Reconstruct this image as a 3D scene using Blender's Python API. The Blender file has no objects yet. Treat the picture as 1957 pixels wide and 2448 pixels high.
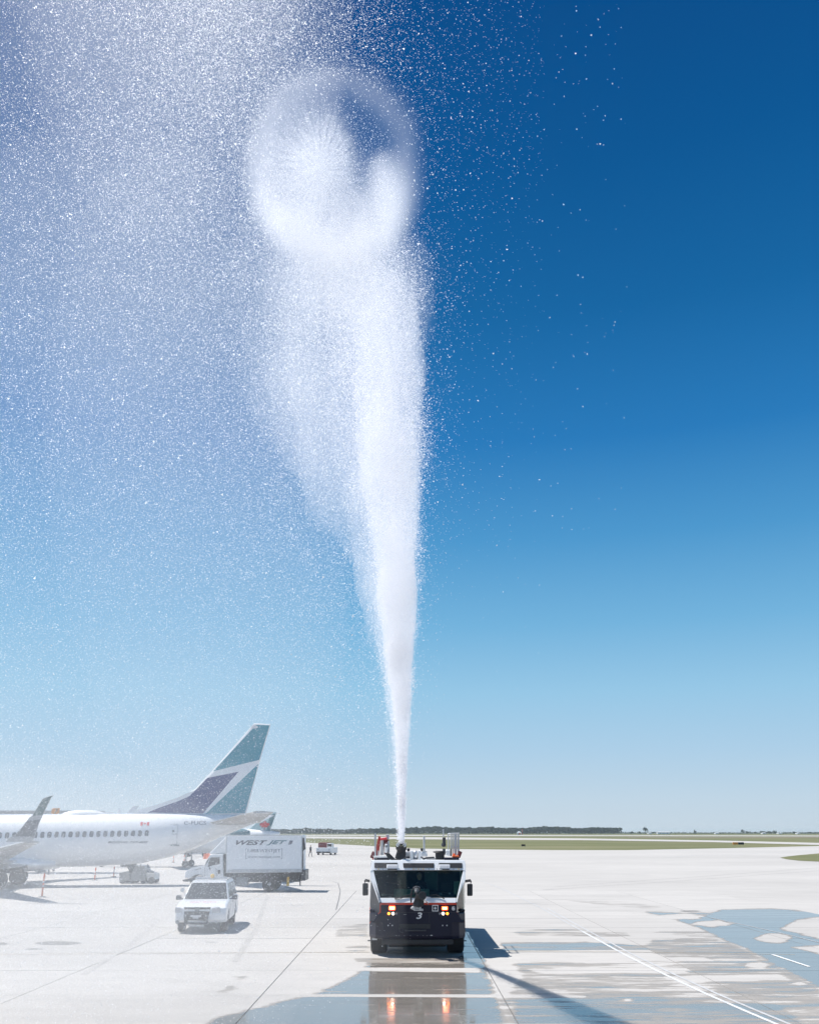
import bpy, bmesh, math, random
import numpy as np
from mathutils import Vector, Matrix, Euler
random.seed(7); rng = np.random.default_rng(7)
PI = math.pi
S = bpy.context.scene
COL = S.collection

# ------------------------------------------------------------------ camera, sky, sun, exposure
FPX, CX, CY, TH, H = 2183.0, 978.5, 1224.0, math.atan(766.0 / 2183.0), 3.75
cam_d = bpy.data.cameras.new('camera'); cam = bpy.data.objects.new('camera', cam_d); COL.objects.link(cam)
cam_d.sensor_fit = 'HORIZONTAL'; cam_d.sensor_width = 36; cam_d.lens = 36 * FPX / 1957.0
cam_d.clip_start = 0.1; cam_d.clip_end = 30000
cam.location = (0, 0, H); cam.rotation_euler = (PI / 2 + TH, 0, 0)
S.camera = cam

SUNV = Vector((-1.44, 0.42, 2.85)).normalized()
sun_el = math.asin(SUNV.z); sun_az = math.atan2(SUNV.x, SUNV.y)     # azimuth from +Y towards +X
world = bpy.data.worlds.new('World'); S.world = world; world.use_nodes = True
nt = world.node_tree; nt.nodes.clear()
sky = nt.nodes.new('ShaderNodeTexSky'); sky.sky_type = 'NISHITA'; sky.sun_disc = False
sky.sun_elevation = sun_el; sky.sun_rotation = sun_az
sky.altitude = 200; sky.air_density = 1.0; sky.dust_density = 0.25; sky.ozone_density = 2.5
N_, L_ = nt.nodes.new, nt.links.new
bg = N_('ShaderNodeBackground'); bg.inputs[1].default_value = 0.11; wo = N_('ShaderNodeOutputWorld')
tcw = N_('ShaderNodeTexCoord'); sep = N_('ShaderNodeSeparateXYZ'); L_(tcw.outputs['Generated'], sep.inputs[0])
rampn = N_('ShaderNodeValToRGB'); rampn.color_ramp.interpolation = 'LINEAR'; L_(sep.outputs['Z'], rampn.inputs[0])
def lin(c): return tuple((x / 255 / 12.92) if x / 255 <= .04045 else ((x / 255 + .055) / 1.055) ** 2.4 for x in c)
STOPS = [(0.0, (199, 214, 226)), (0.03, (192, 213, 229)), (0.08, (172, 206, 231)), (0.14, (150, 199, 230)), (0.21, (115, 179, 221)), (0.30, (76, 152, 206)), (0.40, (38, 122, 187)), (0.52, (16, 101, 164)), (0.64, (2, 86, 150)), (0.76, (0, 74, 137)), (1.0, (112, 146, 180))]  # last stop, above the view, paled so ground shadows turn less blue
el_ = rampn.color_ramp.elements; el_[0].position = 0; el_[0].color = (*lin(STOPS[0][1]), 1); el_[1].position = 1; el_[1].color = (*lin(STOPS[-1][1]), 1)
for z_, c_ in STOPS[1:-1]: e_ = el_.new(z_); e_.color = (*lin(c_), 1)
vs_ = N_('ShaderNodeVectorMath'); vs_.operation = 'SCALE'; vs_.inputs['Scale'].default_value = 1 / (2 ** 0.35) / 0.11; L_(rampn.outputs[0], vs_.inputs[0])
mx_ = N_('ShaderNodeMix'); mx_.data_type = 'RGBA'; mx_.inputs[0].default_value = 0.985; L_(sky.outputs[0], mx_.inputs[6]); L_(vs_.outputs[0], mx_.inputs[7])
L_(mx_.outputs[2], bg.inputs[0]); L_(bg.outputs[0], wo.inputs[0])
sd = bpy.data.lights.new('sun', 'SUN'); sd.energy = 5.0; sd.angle = math.radians(0.53); sd.color = (1.0, 0.965, 0.92)
so = bpy.data.objects.new('sun', sd); COL.objects.link(so)
so.rotation_euler = SUNV.to_track_quat('Z', 'Y').to_euler(); so.location = (-40, 10, 80)
S.view_settings.view_transform = 'Standard'; S.view_settings.look = 'None'
S.view_settings.exposure = 0.35; S.view_settings.gamma = 1.0; S.view_settings.use_curve_mapping = False
S.cycles.max_bounces = 8; S.cycles.transparent_max_bounces = 16; S.cycles.volume_bounces = 3
S.cycles.use_denoising = True; S.cycles.use_adaptive_sampling = False
S.cycles.pixel_filter_type = 'BLACKMAN_HARRIS'; S.cycles.filter_width = 1.5
S.cycles.sample_clamp_indirect = 6.0

# ------------------------------------------------------------------ helpers: picture ray -> place in the world
FW = Vector((0, math.cos(TH), math.sin(TH))); UPV = Vector((0, -math.sin(TH), math.cos(TH)))
CAMP = Vector((0, 0, H))
def ray(px, py):
    return FW + Vector((1, 0, 0)) * ((px - CX) / FPX) + UPV * ((CY - py) / FPX)
def hit(px, py, p0, n):
    d = ray(px, py); n = Vector(n); return CAMP + d * ((Vector(p0) - CAMP).dot(n) / d.dot(n))
def gnd(px, py, z=0.0): return hit(px, py, (0, 0, z), (0, 0, 1))
def project(P):                                     # numpy (N,3) -> px, py
    v = P - np.array([0, 0, H]); zc = v[:, 1] * math.cos(TH) + v[:, 2] * math.sin(TH)
    u = -v[:, 1] * math.sin(TH) + v[:, 2] * math.cos(TH)
    return CX + FPX * v[:, 0] / zc, CY - FPX * u / zc
def local_hit(M, px, py, axis, val):                # intersect with a plane of a thing's own frame
    n = M.to_3x3().col[axis]; p0 = M @ Vector([val if i == axis else 0 for i in range(3)])
    return M.inverted() @ hit(px, py, p0, n)

# ------------------------------------------------------------------ materials
def mat(name, col, rough=0.5, metal=0.0, spec=0.5, emit=None, estr=0.0, noise=0.0, nscale=3.0, coat=0.0, bump=0.0, bscale=40.0, stretch=None):
    m = bpy.data.materials.new(name); m.use_nodes = True; t = m.node_tree; b = t.nodes['Principled BSDF']
    b.inputs['Base Color'].default_value = (*col, 1); b.inputs['Roughness'].default_value = rough
    b.inputs['Metallic'].default_value = metal; b.inputs['Specular IOR Level'].default_value = spec
    b.inputs['Coat Weight'].default_value = coat
    if emit: b.inputs['Emission Color'].default_value = (*emit, 1); b.inputs['Emission Strength'].default_value = estr
    if noise or bump:
        tc = t.nodes.new('ShaderNodeTexCoord'); mp = t.nodes.new('ShaderNodeMapping')
        if stretch: mp.inputs['Scale'].default_value = stretch
        t.links.new(tc.outputs['Object'], mp.inputs[0])
    if noise:
        n = t.nodes.new('ShaderNodeTexNoise'); n.inputs['Scale'].default_value = nscale; n.inputs['Detail'].default_value = 6; n.inputs['Roughness'].default_value = 0.65
        t.links.new(mp.outputs[0], n.inputs['Vector'])
        mr = t.nodes.new('ShaderNodeMapRange'); mr.inputs[1].default_value = 0.25; mr.inputs[2].default_value = 0.75
        mr.inputs[3].default_value = 1 - noise; mr.inputs[4].default_value = 1 + noise * 0.35
        t.links.new(n.outputs[0], mr.inputs[0])
        vm = t.nodes.new('ShaderNodeVectorMath'); vm.operation = 'SCALE'; vm.inputs[0].default_value = col
        t.links.new(mr.outputs[0], vm.inputs['Scale']); t.links.new(vm.outputs[0], b.inputs['Base Color'])
        r2 = t.nodes.new('ShaderNodeMapRange'); r2.inputs[3].default_value = min(1, rough * 1.25 + .03); r2.inputs[4].default_value = rough * 0.85
        t.links.new(n.outputs[0], r2.inputs[0]); t.links.new(r2.outputs[0], b.inputs['Roughness'])
    if bump:
        n2 = t.nodes.new('ShaderNodeTexNoise'); n2.inputs['Scale'].default_value = bscale; n2.inputs['Detail'].default_value = 4
        t.links.new(mp.outputs[0], n2.inputs['Vector'])
        bp = t.nodes.new('ShaderNodeBump'); bp.inputs['Strength'].default_value = bump; bp.inputs['Distance'].default_value = 0.02
        t.links.new(n2.outputs[0], bp.inputs['Height']); t.links.new(bp.outputs[0], b.inputs['Normal'])
    return m

M = {}
M['white'] = mat('white_paint', (0.78, 0.79, 0.80), 0.28, noise=0.06, nscale=2.0, coat=0.3)
M['boxwhite'] = mat('white_box_panel', (0.86, 0.87, 0.88), 0.4, noise=0.05, nscale=1.5)
M['fus'] = mat('aircraft_white', (0.87, 0.87, 0.87), 0.25, noise=0.05, nscale=0.8, coat=0.4)
M['wing_grey'] = mat('wing_grey', (0.38, 0.39, 0.40), 0.4, noise=0.12, nscale=1.5)
M['grey'] = mat('mid_grey_metal', (0.25, 0.26, 0.27), 0.5, noise=0.2, nscale=4)
M['lgrey'] = mat('light_grey_paint', (0.52, 0.53, 0.54), 0.45, noise=0.12, nscale=4)
M['dark'] = mat('black_plastic', (0.018, 0.019, 0.022), 0.5, noise=0.25, nscale=6)
M['darkm'] = mat('dark_metal', (0.05, 0.052, 0.06), 0.4, metal=0.3, noise=0.2, nscale=6)
M['rubber'] = mat('tyre_rubber', (0.022, 0.022, 0.024), 0.8, noise=0.2, nscale=8, bump=0.3, bscale=30)
M['navy'] = mat('navy_truck_paint', (0.009, 0.009, 0.026), 0.35, noise=0.2, nscale=3, spec=.25)
M['redline'] = mat('red_stripe', (0.55, 0.05, 0.02), 0.4, noise=0.1)
M['red'] = mat('red_paint', (0.5, 0.035, 0.025), 0.4, noise=0.15)
M['maroon'] = mat('maroon_hose', (0.16, 0.03, 0.035), 0.6, noise=0.2)
M['orange'] = mat('safety_orange', (0.85, 0.16, 0.04), 0.5, noise=0.1)
M['teal'] = mat('teal_livery', (0.008, 0.28, 0.37), 0.28, noise=0.1, nscale=1.2, coat=0.3)
M['nlivery'] = mat('navy_livery', (0.015, 0.035, 0.19), 0.28, noise=0.1, nscale=1.2, coat=0.3)
M['dteal'] = mat('dark_teal_livery', (0.015, 0.10, 0.10), 0.3, noise=0.1, nscale=1.2)
M['letter'] = mat('dark_letter_print', (0.10, 0.105, 0.125), 0.5)
M['lettergrey'] = mat('grey_letter_print', (0.20, 0.21, 0.25), 0.5)
M['letterteal'] = mat('teal_letter_print', (0.08, 0.2, 0.24), 0.5)
M['silver'] = mat('silver_print', (0.7, 0.71, 0.72), 0.35)
M['chrome'] = mat('brushed_metal', (0.62, 0.63, 0.65), 0.3, metal=0.9, noise=0.1, nscale=8)
M['canred'] = mat('flag_red', (0.62, 0.05, 0.06), 0.5)
M['icefin'] = mat('ice_blue_livery', (0.42, 0.60, 0.62), 0.35, noise=0.08)
M['glassdark'] = mat('dark_window_glass', (0.02, 0.025, 0.03), 0.06, spec=0.7)
M['yellow'] = mat('yellow_paint', (0.75, 0.45, 0.05), 0.5, noise=0.1)
M['signorange'] = mat('orange_sign_face', (0.8, 0.32, 0.05), 0.5)
M['lamp_red'] = mat('lit_red_lamp', (0.8, 0.1, 0.03), 0.3, emit=(1.0, 0.10, 0.02), estr=7)
M['lamp_hot'] = mat('lit_lamp_core', (0.9, 0.5, 0.3), 0.3, emit=(1.0, 0.45, 0.2), estr=9)
M['lamp_amber'] = mat('lit_amber_lamp', (0.9, 0.35, 0.05), 0.3, emit=(1.0, 0.25, 0.02), estr=5)
M['lamp_white'] = mat('lit_white_lamp', (0.9, 0.85, 0.8), 0.3, emit=(1.0, 0.78, 0.6), estr=12)
M['lens'] = mat('clear_lens', (0.5, 0.5, 0.52), 0.12, spec=0.8)
M['skin'] = mat('skin', (0.52, 0.30, 0.2), 0.5)
M['uniform'] = mat('dark_uniform', (0.02, 0.022, 0.035), 0.8, noise=0.2, nscale=8)
M['hair'] = mat('grey_hair', (0.22, 0.19, 0.16), 0.8)
M['sage'] = mat('sage_dashboard', (0.16, 0.24, 0.19), 0.5, noise=0.15)
M['interior'] = mat('cab_interior', (0.03, 0.045, 0.05), 0.8, noise=0.3, nscale=4)
M['tealpanel'] = mat('teal_interior_panel', (0.06, 0.13, 0.13), 0.6, noise=0.2)
M['paintline'] = mat('white_road_paint', (0.78, 0.78, 0.77), 0.6, noise=0.22, nscale=2.5)
M['faintline'] = mat('worn_road_paint', (0.50, 0.50, 0.50), 0.7, noise=0.3, nscale=2.0)
M['wornline'] = mat('scuffed_road_paint', (0.66, 0.67, 0.68), 0.65, noise=0.32, nscale=2.4)
M['tan'] = mat('tan_road_paint', (0.52, 0.44, 0.33), 0.7, noise=0.2, nscale=1.5)
M['joint'] = mat('joint_sealant', (0.13, 0.13, 0.13), 0.8, noise=0.3, nscale=3)
M['tyremark'] = mat('tyre_mark', (.415, .395, .372), .85, noise=.16, nscale=.8)
M['oil'] = mat('oil_stain', (0.17, 0.17, 0.16), 0.7, noise=0.4, nscale=2)

def glass(name, tint, reflect=1.0):
    m = bpy.data.materials.new(name); m.use_nodes = True; t = m.node_tree; t.nodes.clear()
    tr = t.nodes.new('ShaderNodeBsdfTransparent'); tr.inputs[0].default_value = (*tint, 1)
    gl = t.nodes.new('ShaderNodeBsdfGlossy'); gl.inputs['Roughness'].default_value = 0.03; gl.inputs[0].default_value = (reflect, reflect, reflect, 1)
    fr = t.nodes.new('ShaderNodeFresnel'); fr.inputs[0].default_value = 1.5
    mx = t.nodes.new('ShaderNodeMixShader'); o = t.nodes.new('ShaderNodeOutputMaterial')
    t.links.new(fr.outputs[0], mx.inputs[0]); t.links.new(tr.outputs[0], mx.inputs[1]); t.links.new(gl.outputs[0], mx.inputs[2]); t.links.new(mx.outputs[0], o.inputs[0])
    return m
M['windshield'] = glass('tinted_windshield', (0.72, 0.86, 0.82), .6)
M['sideglass'] = glass('green_side_glass', (0.42, 0.55, 0.5))

# concrete with a wet and a stain attribute
def concrete(name, attrs):
    m = bpy.data.materials.new(name); m.use_nodes = True; t = m.node_tree; N, L = t.nodes.new, t.links.new
    b = t.nodes['Principled BSDF']; geo = N('ShaderNodeNewGeometry')
    def noise(scale, sx=1, sy=1, det=6, rough=0.6):
        mp = N('ShaderNodeMapping'); mp.inputs['Scale'].default_value = (sx, sy, 1); L(geo.outputs['Position'], mp.inputs[0])
        n = N('ShaderNodeTexNoise'); n.inputs['Scale'].default_value = scale; n.inputs['Detail'].default_value = det; n.inputs['Roughness'].default_value = rough
        L(mp.outputs[0], n.inputs['Vector']); return n.outputs[0]
    def mr(v, a, bb, c, d, smooth=False):
        k = N('ShaderNodeMapRange'); k.interpolation_type = 'SMOOTHSTEP' if smooth else 'LINEAR'
        for i, x in zip((1, 2, 3, 4), (a, bb, c, d)): k.inputs[i].default_value = x
        L(v, k.inputs[0]); return k.outputs[0]
    def mth(op, a, bb):
        k = N('ShaderNodeMath'); k.operation = op
        for i, x in enumerate((a, bb)):
            if isinstance(x, (int, float)): k.inputs[i].default_value = x
            else: L(x, k.inputs[i])
        return k.outputs[0]
    def mixc(f, a, bb):
        k = N('ShaderNodeMix'); k.data_type = 'RGBA'
        if isinstance(f, (int, float)): k.inputs[0].default_value = f
        else: L(f, k.inputs[0])
        for i, x in ((6, a), (7, bb)):
            if isinstance(x, tuple): k.inputs[i].default_value = (*x, 1)
            else: L(x, k.inputs[i])
        return k.outputs[2]
    big = noise(0.05, 0.5, 1.0, 5); mid = noise(0.9, 0.4, 1.3, 6); fine = noise(14, 1, 1, 4, 0.7)
    v = mth('ADD', mth('ADD', mr(big, .3, .7, -.11, .05), mr(mid, .3, .7, -.08, .04)), mr(fine, .3, .7, -.035, .035))
    v = mth('ADD', v, 1.0)
    vm = N('ShaderNodeVectorMath'); vm.operation = 'SCALE'; vm.inputs[0].default_value = (0.475, 0.452, 0.425); L(v, vm.inputs['Scale'])
    col = vm.outputs[0]
    if attrs:
        at = N('ShaderNodeAttribute'); at.attribute_name = 'wet'
        st = N('ShaderNodeAttribute'); st.attribute_name = 'stain'
        rn = N('ShaderNodeAttribute'); rn.attribute_name = 'slab_tone'
        vt = N('ShaderNodeVectorMath'); vt.operation = 'SCALE'; L(col, vt.inputs[0]); L(mr(rn.outputs['Fac'], 0, 1, .95, 1.04), vt.inputs['Scale']); col = vt.outputs[0]
        e1 = noise(0.55, 0.42, 2.6, 7, 0.62); e2 = noise(2.2, 0.35, 2.4, 5, 0.6)
        e3 = noise(9, 0.5, 2.0, 4, 0.7)
        edge = mth('ADD', mth('ADD', mr(e1, .3, .7, -.36, .36), mr(e2, .3, .7, -.22, .22)), mr(e3, .3, .7, -.07, .07))
        w = mth('ADD', at.outputs['Fac'], edge)
        damp = mr(w, .34, .46, 0, 1, True); pud = mr(w, .56, .86, 0, 1, True)
        s = mth('ADD', st.outputs['Fac'], mth('MULTIPLY', edge, .6)); sm = mr(s, .45, .7, 0, 1, True)
        col = mixc(mth('MULTIPLY', sm, .8), col, (0.15, 0.145, 0.14))
        dampc = N('ShaderNodeVectorMath'); dampc.operation = 'MULTIPLY'; dampc.inputs[1].default_value = (0.70, 0.66, 0.61); L(col, dampc.inputs[0])
        wetc = N('ShaderNodeVectorMath'); wetc.operation = 'MULTIPLY'; wetc.inputs[1].default_value = (0.50, 0.475, 0.44); L(col, wetc.inputs[0])
        col = mixc(damp, col, dampc.outputs[0]); col = mixc(pud, col, wetc.outputs[0])
        rip = noise(1.1, 0.25, 1.6, 3)
        r = mth('ADD', mr(damp, 0, 1, .85, .5), mth('MULTIPLY', pud, mth('SUBTRACT', mr(rip, .35, .7, .05, .17), .5)))
        k = N('ShaderNodeClamp'); k.inputs[1].default_value = .02; L(r, k.inputs[0]); L(k.outputs[0], b.inputs['Roughness'])
        bp = N('ShaderNodeBump'); bp.inputs['Distance'].default_value = 0.01; L(mr(pud, 0, 1, .35, .0), bp.inputs['Strength']); L(fine, bp.inputs['Height']); L(bp.outputs[0], b.inputs['Normal'])
        L(mr(pud, 0, 1, .35, .85), b.inputs['Specular IOR Level'])
    else:
        far = noise(0.012, 0.35, 3.0, 4); col2 = N('ShaderNodeVectorMath'); col2.operation = 'SCALE'; L(col, col2.inputs[0]); L(mr(far, .35, .65, .95, 1.03), col2.inputs['Scale']); col = col2.outputs[0]
        b.inputs['Roughness'].default_value = 0.85; b.inputs['Specular IOR Level'].default_value = 0.3
    L(col, b.inputs['Base Color'])
    return m
M['concrete'] = concrete('apron_concrete', False)
M['slab'] = concrete('wet_apron_concrete', True)

def grassmat():
    m = bpy.data.materials.new('airfield_grass'); m.use_nodes = True; t = m.node_tree; N, L = t.nodes.new, t.links.new
    b = t.nodes['Principled BSDF']; b.inputs['Roughness'].default_value = 0.95; b.inputs['Specular IOR Level'].default_value = 0.1
    geo = N('ShaderNodeNewGeometry'); mp = N('ShaderNodeMapping'); mp.inputs['Scale'].default_value = (0.35, 1, 1); L(geo.outputs['Position'], mp.inputs[0])
    n1 = N('ShaderNodeTexNoise'); n1.inputs['Scale'].default_value = 0.03; n1.inputs['Detail'].default_value = 8; n1.inputs['Roughness'].default_value = 0.7; L(mp.outputs[0], n1.inputs['Vector'])
    cr = N('ShaderNodeValToRGB'); e = cr.color_ramp.elements
    e[0].position = .33; e[0].color = (0.105, 0.115, 0.055, 1); e[1].position = .68; e[1].color = (0.24, 0.215, 0.13, 1)
    x = cr.color_ramp.elements.new(.5); x.color = (0.15, 0.155, 0.075, 1)
    L(n1.outputs[0], cr.inputs[0]); L(cr.outputs[0], b.inputs['Base Color'])
    return m
M['grass'] = grassmat()
M['leaf'] = mat('leaf_mass', (0.06, 0.095, 0.062), 0.9, noise=0.5, nscale=0.12, spec=0.1)
M['leaf2'] = mat('far_leaf_mass', (0.085, 0.12, 0.09), 0.9, noise=0.4, nscale=0.1, spec=0.1)
M['bark'] = mat('bark', (0.08, 0.06, 0.045), 0.9)

def watermat(name, dif, trans):
    m = bpy.data.materials.new(name); m.use_nodes = True; t = m.node_tree; t.nodes.clear(); N, L = t.nodes.new, t.links.new
    d = N('ShaderNodeBsdfDiffuse'); d.inputs[0].default_value = dif
    tr = N('ShaderNodeBsdfTranslucent'); tr.inputs[0].default_value = trans
    a = N('ShaderNodeAddShader'); o = N('ShaderNodeOutputMaterial')
    L(d.outputs[0], a.inputs[0]); L(tr.outputs[0], a.inputs[1]); L(a.outputs[0], o.inputs[0]); return m
M['spray'] = watermat('water_spray', (0.48, 0.48, 0.50, 1), (0.49, 0.49, 0.50, 1))
M['drops'] = watermat('water_drops', (0.48, 0.49, 0.50, 1), (0.50, 0.50, 0.50, 1))

# ------------------------------------------------------------------ object helpers
def tag(o, label=None, cat=None, group=None, kind=None):
    if label: o['label'] = label
    if cat: o['category'] = cat
    if group: o['group'] = group
    if kind: o['kind'] = kind
    return o
def thing(name, label, cat, loc=(0, 0, 0), rz=0.0, group=None):
    o = bpy.data.objects.new(name, None); COL.objects.link(o); o.location = loc; o.rotation_euler = (0, 0, rz)
    o.empty_display_size = 0.3
    return tag(o, label, cat, group)
def mesh_obj(name, me, material, parent=None, world=False):
    o = bpy.data.objects.new(name, me); COL.objects.link(o)
    if material: me.materials.append(material)
    if parent:
        o.parent = parent
        if world:
            r = parent; T = Matrix.Identity(4)
            while r:
                T = (Matrix.Translation(r.location) @ r.rotation_euler.to_matrix().to_4x4()) @ T if r.parent is None else T
                r = r.parent
            o.matrix_parent_inverse = T.inverted() if parent.parent is None else Matrix.Identity(4)
    return o
class MB:
    def __init__(s): s.v = []; s.f = []
    def add(s, vs, fs):
        b = len(s.v); s.v += [tuple(v) for v in vs]; s.f += [tuple(b + i for i in f) for f in fs]; return s
    def box(s, c, d, rot=None):
        x, y, z = d[0] / 2, d[1] / 2, d[2] / 2
        vs = [Vector((a * x, b * y, cc * z)) for a in (-1, 1) for b in (-1, 1) for cc in (-1, 1)]
        if rot is not None: vs = [rot @ v for v in vs]
        return s.add([v + Vector(c) for v in vs], [(0, 1, 3, 2), (4, 6, 7, 5), (0, 4, 5, 1), (2, 3, 7, 6), (0, 2, 6, 4), (1, 5, 7, 3)])
    def box2(s, a, b):
        return s.box([(a[i] + b[i]) / 2 for i in range(3)], [abs(b[i] - a[i]) for i in range(3)])
    def prism(s, pts, dv):                           # 3-D outline pushed along dv
        n = len(pts); P = [Vector(p) for p in pts]; dv = Vector(dv); Q = [p + dv for p in P]
        return s.add(P + Q, [tuple(range(n)), tuple(range(2 * n - 1, n - 1, -1))] + [(i, i + n, (i + 1) % n + n, (i + 1) % n) for i in range(n)])
    def cyl(s, p0, p1, r0, r1=None, n=16, caps=True):
        r1 = r0 if r1 is None else r1; p0 = Vector(p0); p1 = Vector(p1); q = (p1 - p0).to_track_quat('Z', 'Y')
        A = [p0 + q @ Vector((r0 * math.cos(2 * PI * i / n), r0 * math.sin(2 * PI * i / n), 0)) for i in range(n)]
        B = [p1 + q @ Vector((r1 * math.cos(2 * PI * i / n), r1 * math.sin(2 * PI * i / n), 0)) for i in range(n)]
        f = [(i, (i + 1) % n, (i + 1) % n + n, i + n) for i in range(n)]
        if caps: f += [tuple(range(n - 1, -1, -1)), tuple(range(n, 2 * n))]
        return s.add(A + B, f)
    def tube(s, pts, r, n=8):
        rings = []
        for i, p in enumerate(pts):
            p = Vector(p); a = Vector(pts[max(0, i - 1)]); b = Vector(pts[min(len(pts) - 1, i + 1)])
            q = (b - a).to_track_quat('Z', 'Y'); rr = r[i] if isinstance(r, (list, tuple)) else r
            rings.append([p + q @ Vector((rr * math.cos(2 * PI * k / n), rr * math.sin(2 * PI * k / n), 0)) for k in range(n)])
        return s.loft(rings)
    def loft(s, rings, caps=True):
        n = len(rings[0]); vs = [v for r in rings for v in r]; f = []
        for j in range(len(rings) - 1):
            for i in range(n): f.append((j * n + i, j * n + (i + 1) % n, (j + 1) * n + (i + 1) % n, (j + 1) * n + i))
        if caps: f += [tuple(range(n - 1, -1, -1)), tuple(range((len(rings) - 1) * n, len(rings) * n))]
        return s.add(vs, f)
    def sphere(s, c, r, n=12, sc=(1, 1, 1)):
        rings = []
        for j in range(1, n // 2):
            a = PI * j / (n // 2)
            rings.append([Vector(c) + Vector((r * sc[0] * math.sin(a) * math.cos(2 * PI * i / n), r * sc[1] * math.sin(a) * math.sin(2 * PI * i / n), r * sc[2] * math.cos(a))) for i in range(n)])
        return s.loft(rings)
    def build(s, name, material, parent=None, bevel=0.0, smooth=False, seg=2, world=False, fix=True):
        me = bpy.data.meshes.new(name); me.from_pydata(s.v, [], s.f)
        if fix:
            bm = bmesh.new(); bm.from_mesh(me); bmesh.ops.recalc_face_normals(bm, faces=bm.faces); bm.to_mesh(me); bm.free()
        if smooth: me.polygons.foreach_set('use_smooth', [True] * len(me.polygons))
        o = mesh_obj(name, me, material, parent, world)
        if bevel:
            b = o.modifiers.new('bevel', 'BEVEL'); b.width = bevel; b.segments = seg; b.limit_method = 'ANGLE'; b.angle_limit = math.radians(35)
        return o
def sheet(name, pts, z, material, parent=None, kind=None):
    me = bpy.data.meshes.new(name); me.from_pydata([(p[0], p[1], z) for p in pts], [], [tuple(range(len(pts)))])
    if me.polygons[0].normal.z < 0: me.flip_normals()
    o = mesh_obj(name, me, material, parent)
    if kind: o['kind'] = kind
    return o
def text_geo(s, w=None, h=None, shear=0.0, bold=0.0):
    c = bpy.data.curves.new('lettering', 'FONT'); c.body = s; c.shear = shear; c.offset = bold; c.fill_mode = 'FRONT'; c.resolution_u = 3
    o = bpy.data.objects.new('lettering', c); COL.objects.link(o); dg = bpy.context.evaluated_depsgraph_get(); dg.update()
    me = bpy.data.meshes.new_from_object(o.evaluated_get(dg)); V = [v.co.copy() for v in me.vertices]; F = [tuple(p.vertices) for p in me.polygons]
    bpy.data.objects.remove(o); x0 = min(v.x for v in V); x1 = max(v.x for v in V); y0 = min(v.y for v in V); y1 = max(v.y for v in V)
    sx = (w / (x1 - x0)) if w else h / (y1 - y0); sy = (h / (y1 - y0)) if h else sx
    return [((v.x - (x0 + x1) / 2) * sx, (v.y - (y0 + y1) / 2) * sy) for v in V], F
def lettering(name, s, c, w, h, material, parent, ux=(1, 0, 0), uz=(0, 0, 1), shear=0.0, bold=0.0, warp=None, world=False):
    V, F = text_geo(s, w, h, shear, bold); ux = Vector(ux); uz = Vector(uz)
    P = [Vector(c) + ux * a + uz * b for a, b in V]
    if warp: P = [warp(p) for p in P]
    me = bpy.data.meshes.new(name); me.from_pydata(P, [], F)
    return mesh_obj(name, me, material, parent, world)
LEAF = [(0, 1), (.12, .72), (.3, .8), (.26, .42), (.5, .62), (.56, .45), (.9, .5), (.78, .3), (.95, .18), (.5, -.12), (.55, -.3), (.06, -.22), (.05, -.7),
        (-.05, -.7), (-.06, -.22), (-.55, -.3), (-.5, -.12), (-.95, .18), (-.78, .3), (-.9, .5), (-.56, .45), (-.5, .62), (-.26, .42), (-.3, .8), (-.12, .72)]

# ------------------------------------------------------------------ ground
def P2(px, py): g = gnd(px, py); return (g.x, g.y)
sheet('ground', [(-9000, -300), (9000, -300), (9000, 9000), (-9000, 9000)], -0.06, M['grass'], kind='structure')
SX0, SX1, SY0, SY1 = -3.6 - 5.85 * 3, 2.2 + 5.85 * 3, 16.55, 16.55 + 4.18 * 12
apr_far = [P2(*p) for p in [(-700, 2008), (300, 2011), (736, 2015), (850, 2021), (1000, 2029), (1100, 2030.5), (1324, 2033), (1500, 2033), (1746, 2028), (1957, 2023), (2700, 2013)]]
apr = bpy.data.meshes.new('concrete_apron')
outer = [(-500, -60), (500, -60)] + [(apr_far[-1][0] + 100, apr_far[-1][1])] + apr_far[::-1] + [(apr_far[0][0] - 50, apr_far[0][1])]
bm = bmesh.new()
def edgeloop(pts): vs = [bm.verts.new((p[0], p[1], 0)) for p in pts]; return [bm.edges.new((vs[i], vs[(i + 1) % len(vs)])) for i in range(len(vs))]
e = edgeloop(outer) + edgeloop([(SX0, SY0), (SX1, SY0), (SX1, SY1), (SX0, SY1)])
bmesh.ops.triangle_fill(bm, use_beauty=True, use_dissolve=False, edges=e)
for f in bm.faces:
    if f.normal.z < 0: f.normal_flip()
bmesh.ops.delete(bm, geom=[f for f in bm.faces if SX0 < f.calc_center_median().x < SX1 and SY0 < f.calc_center_median().y < SY1 and all(SX0 - 1 < v.co.x < SX1 + 1 for v in f.verts) and all(SY0 - 1 < v.co.y < SY1 + 1 for v in f.verts)], context='FACES')
bm.to_mesh(apr); bm.free()
apron = mesh_obj('concrete_apron', apr, M['concrete']); apron['kind'] = 'structure'
sheet('joint_bed', [(SX0, SY0), (SX1, SY0), (SX1, SY1), (SX0, SY1)], -0.018, M['joint'], apron)

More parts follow.
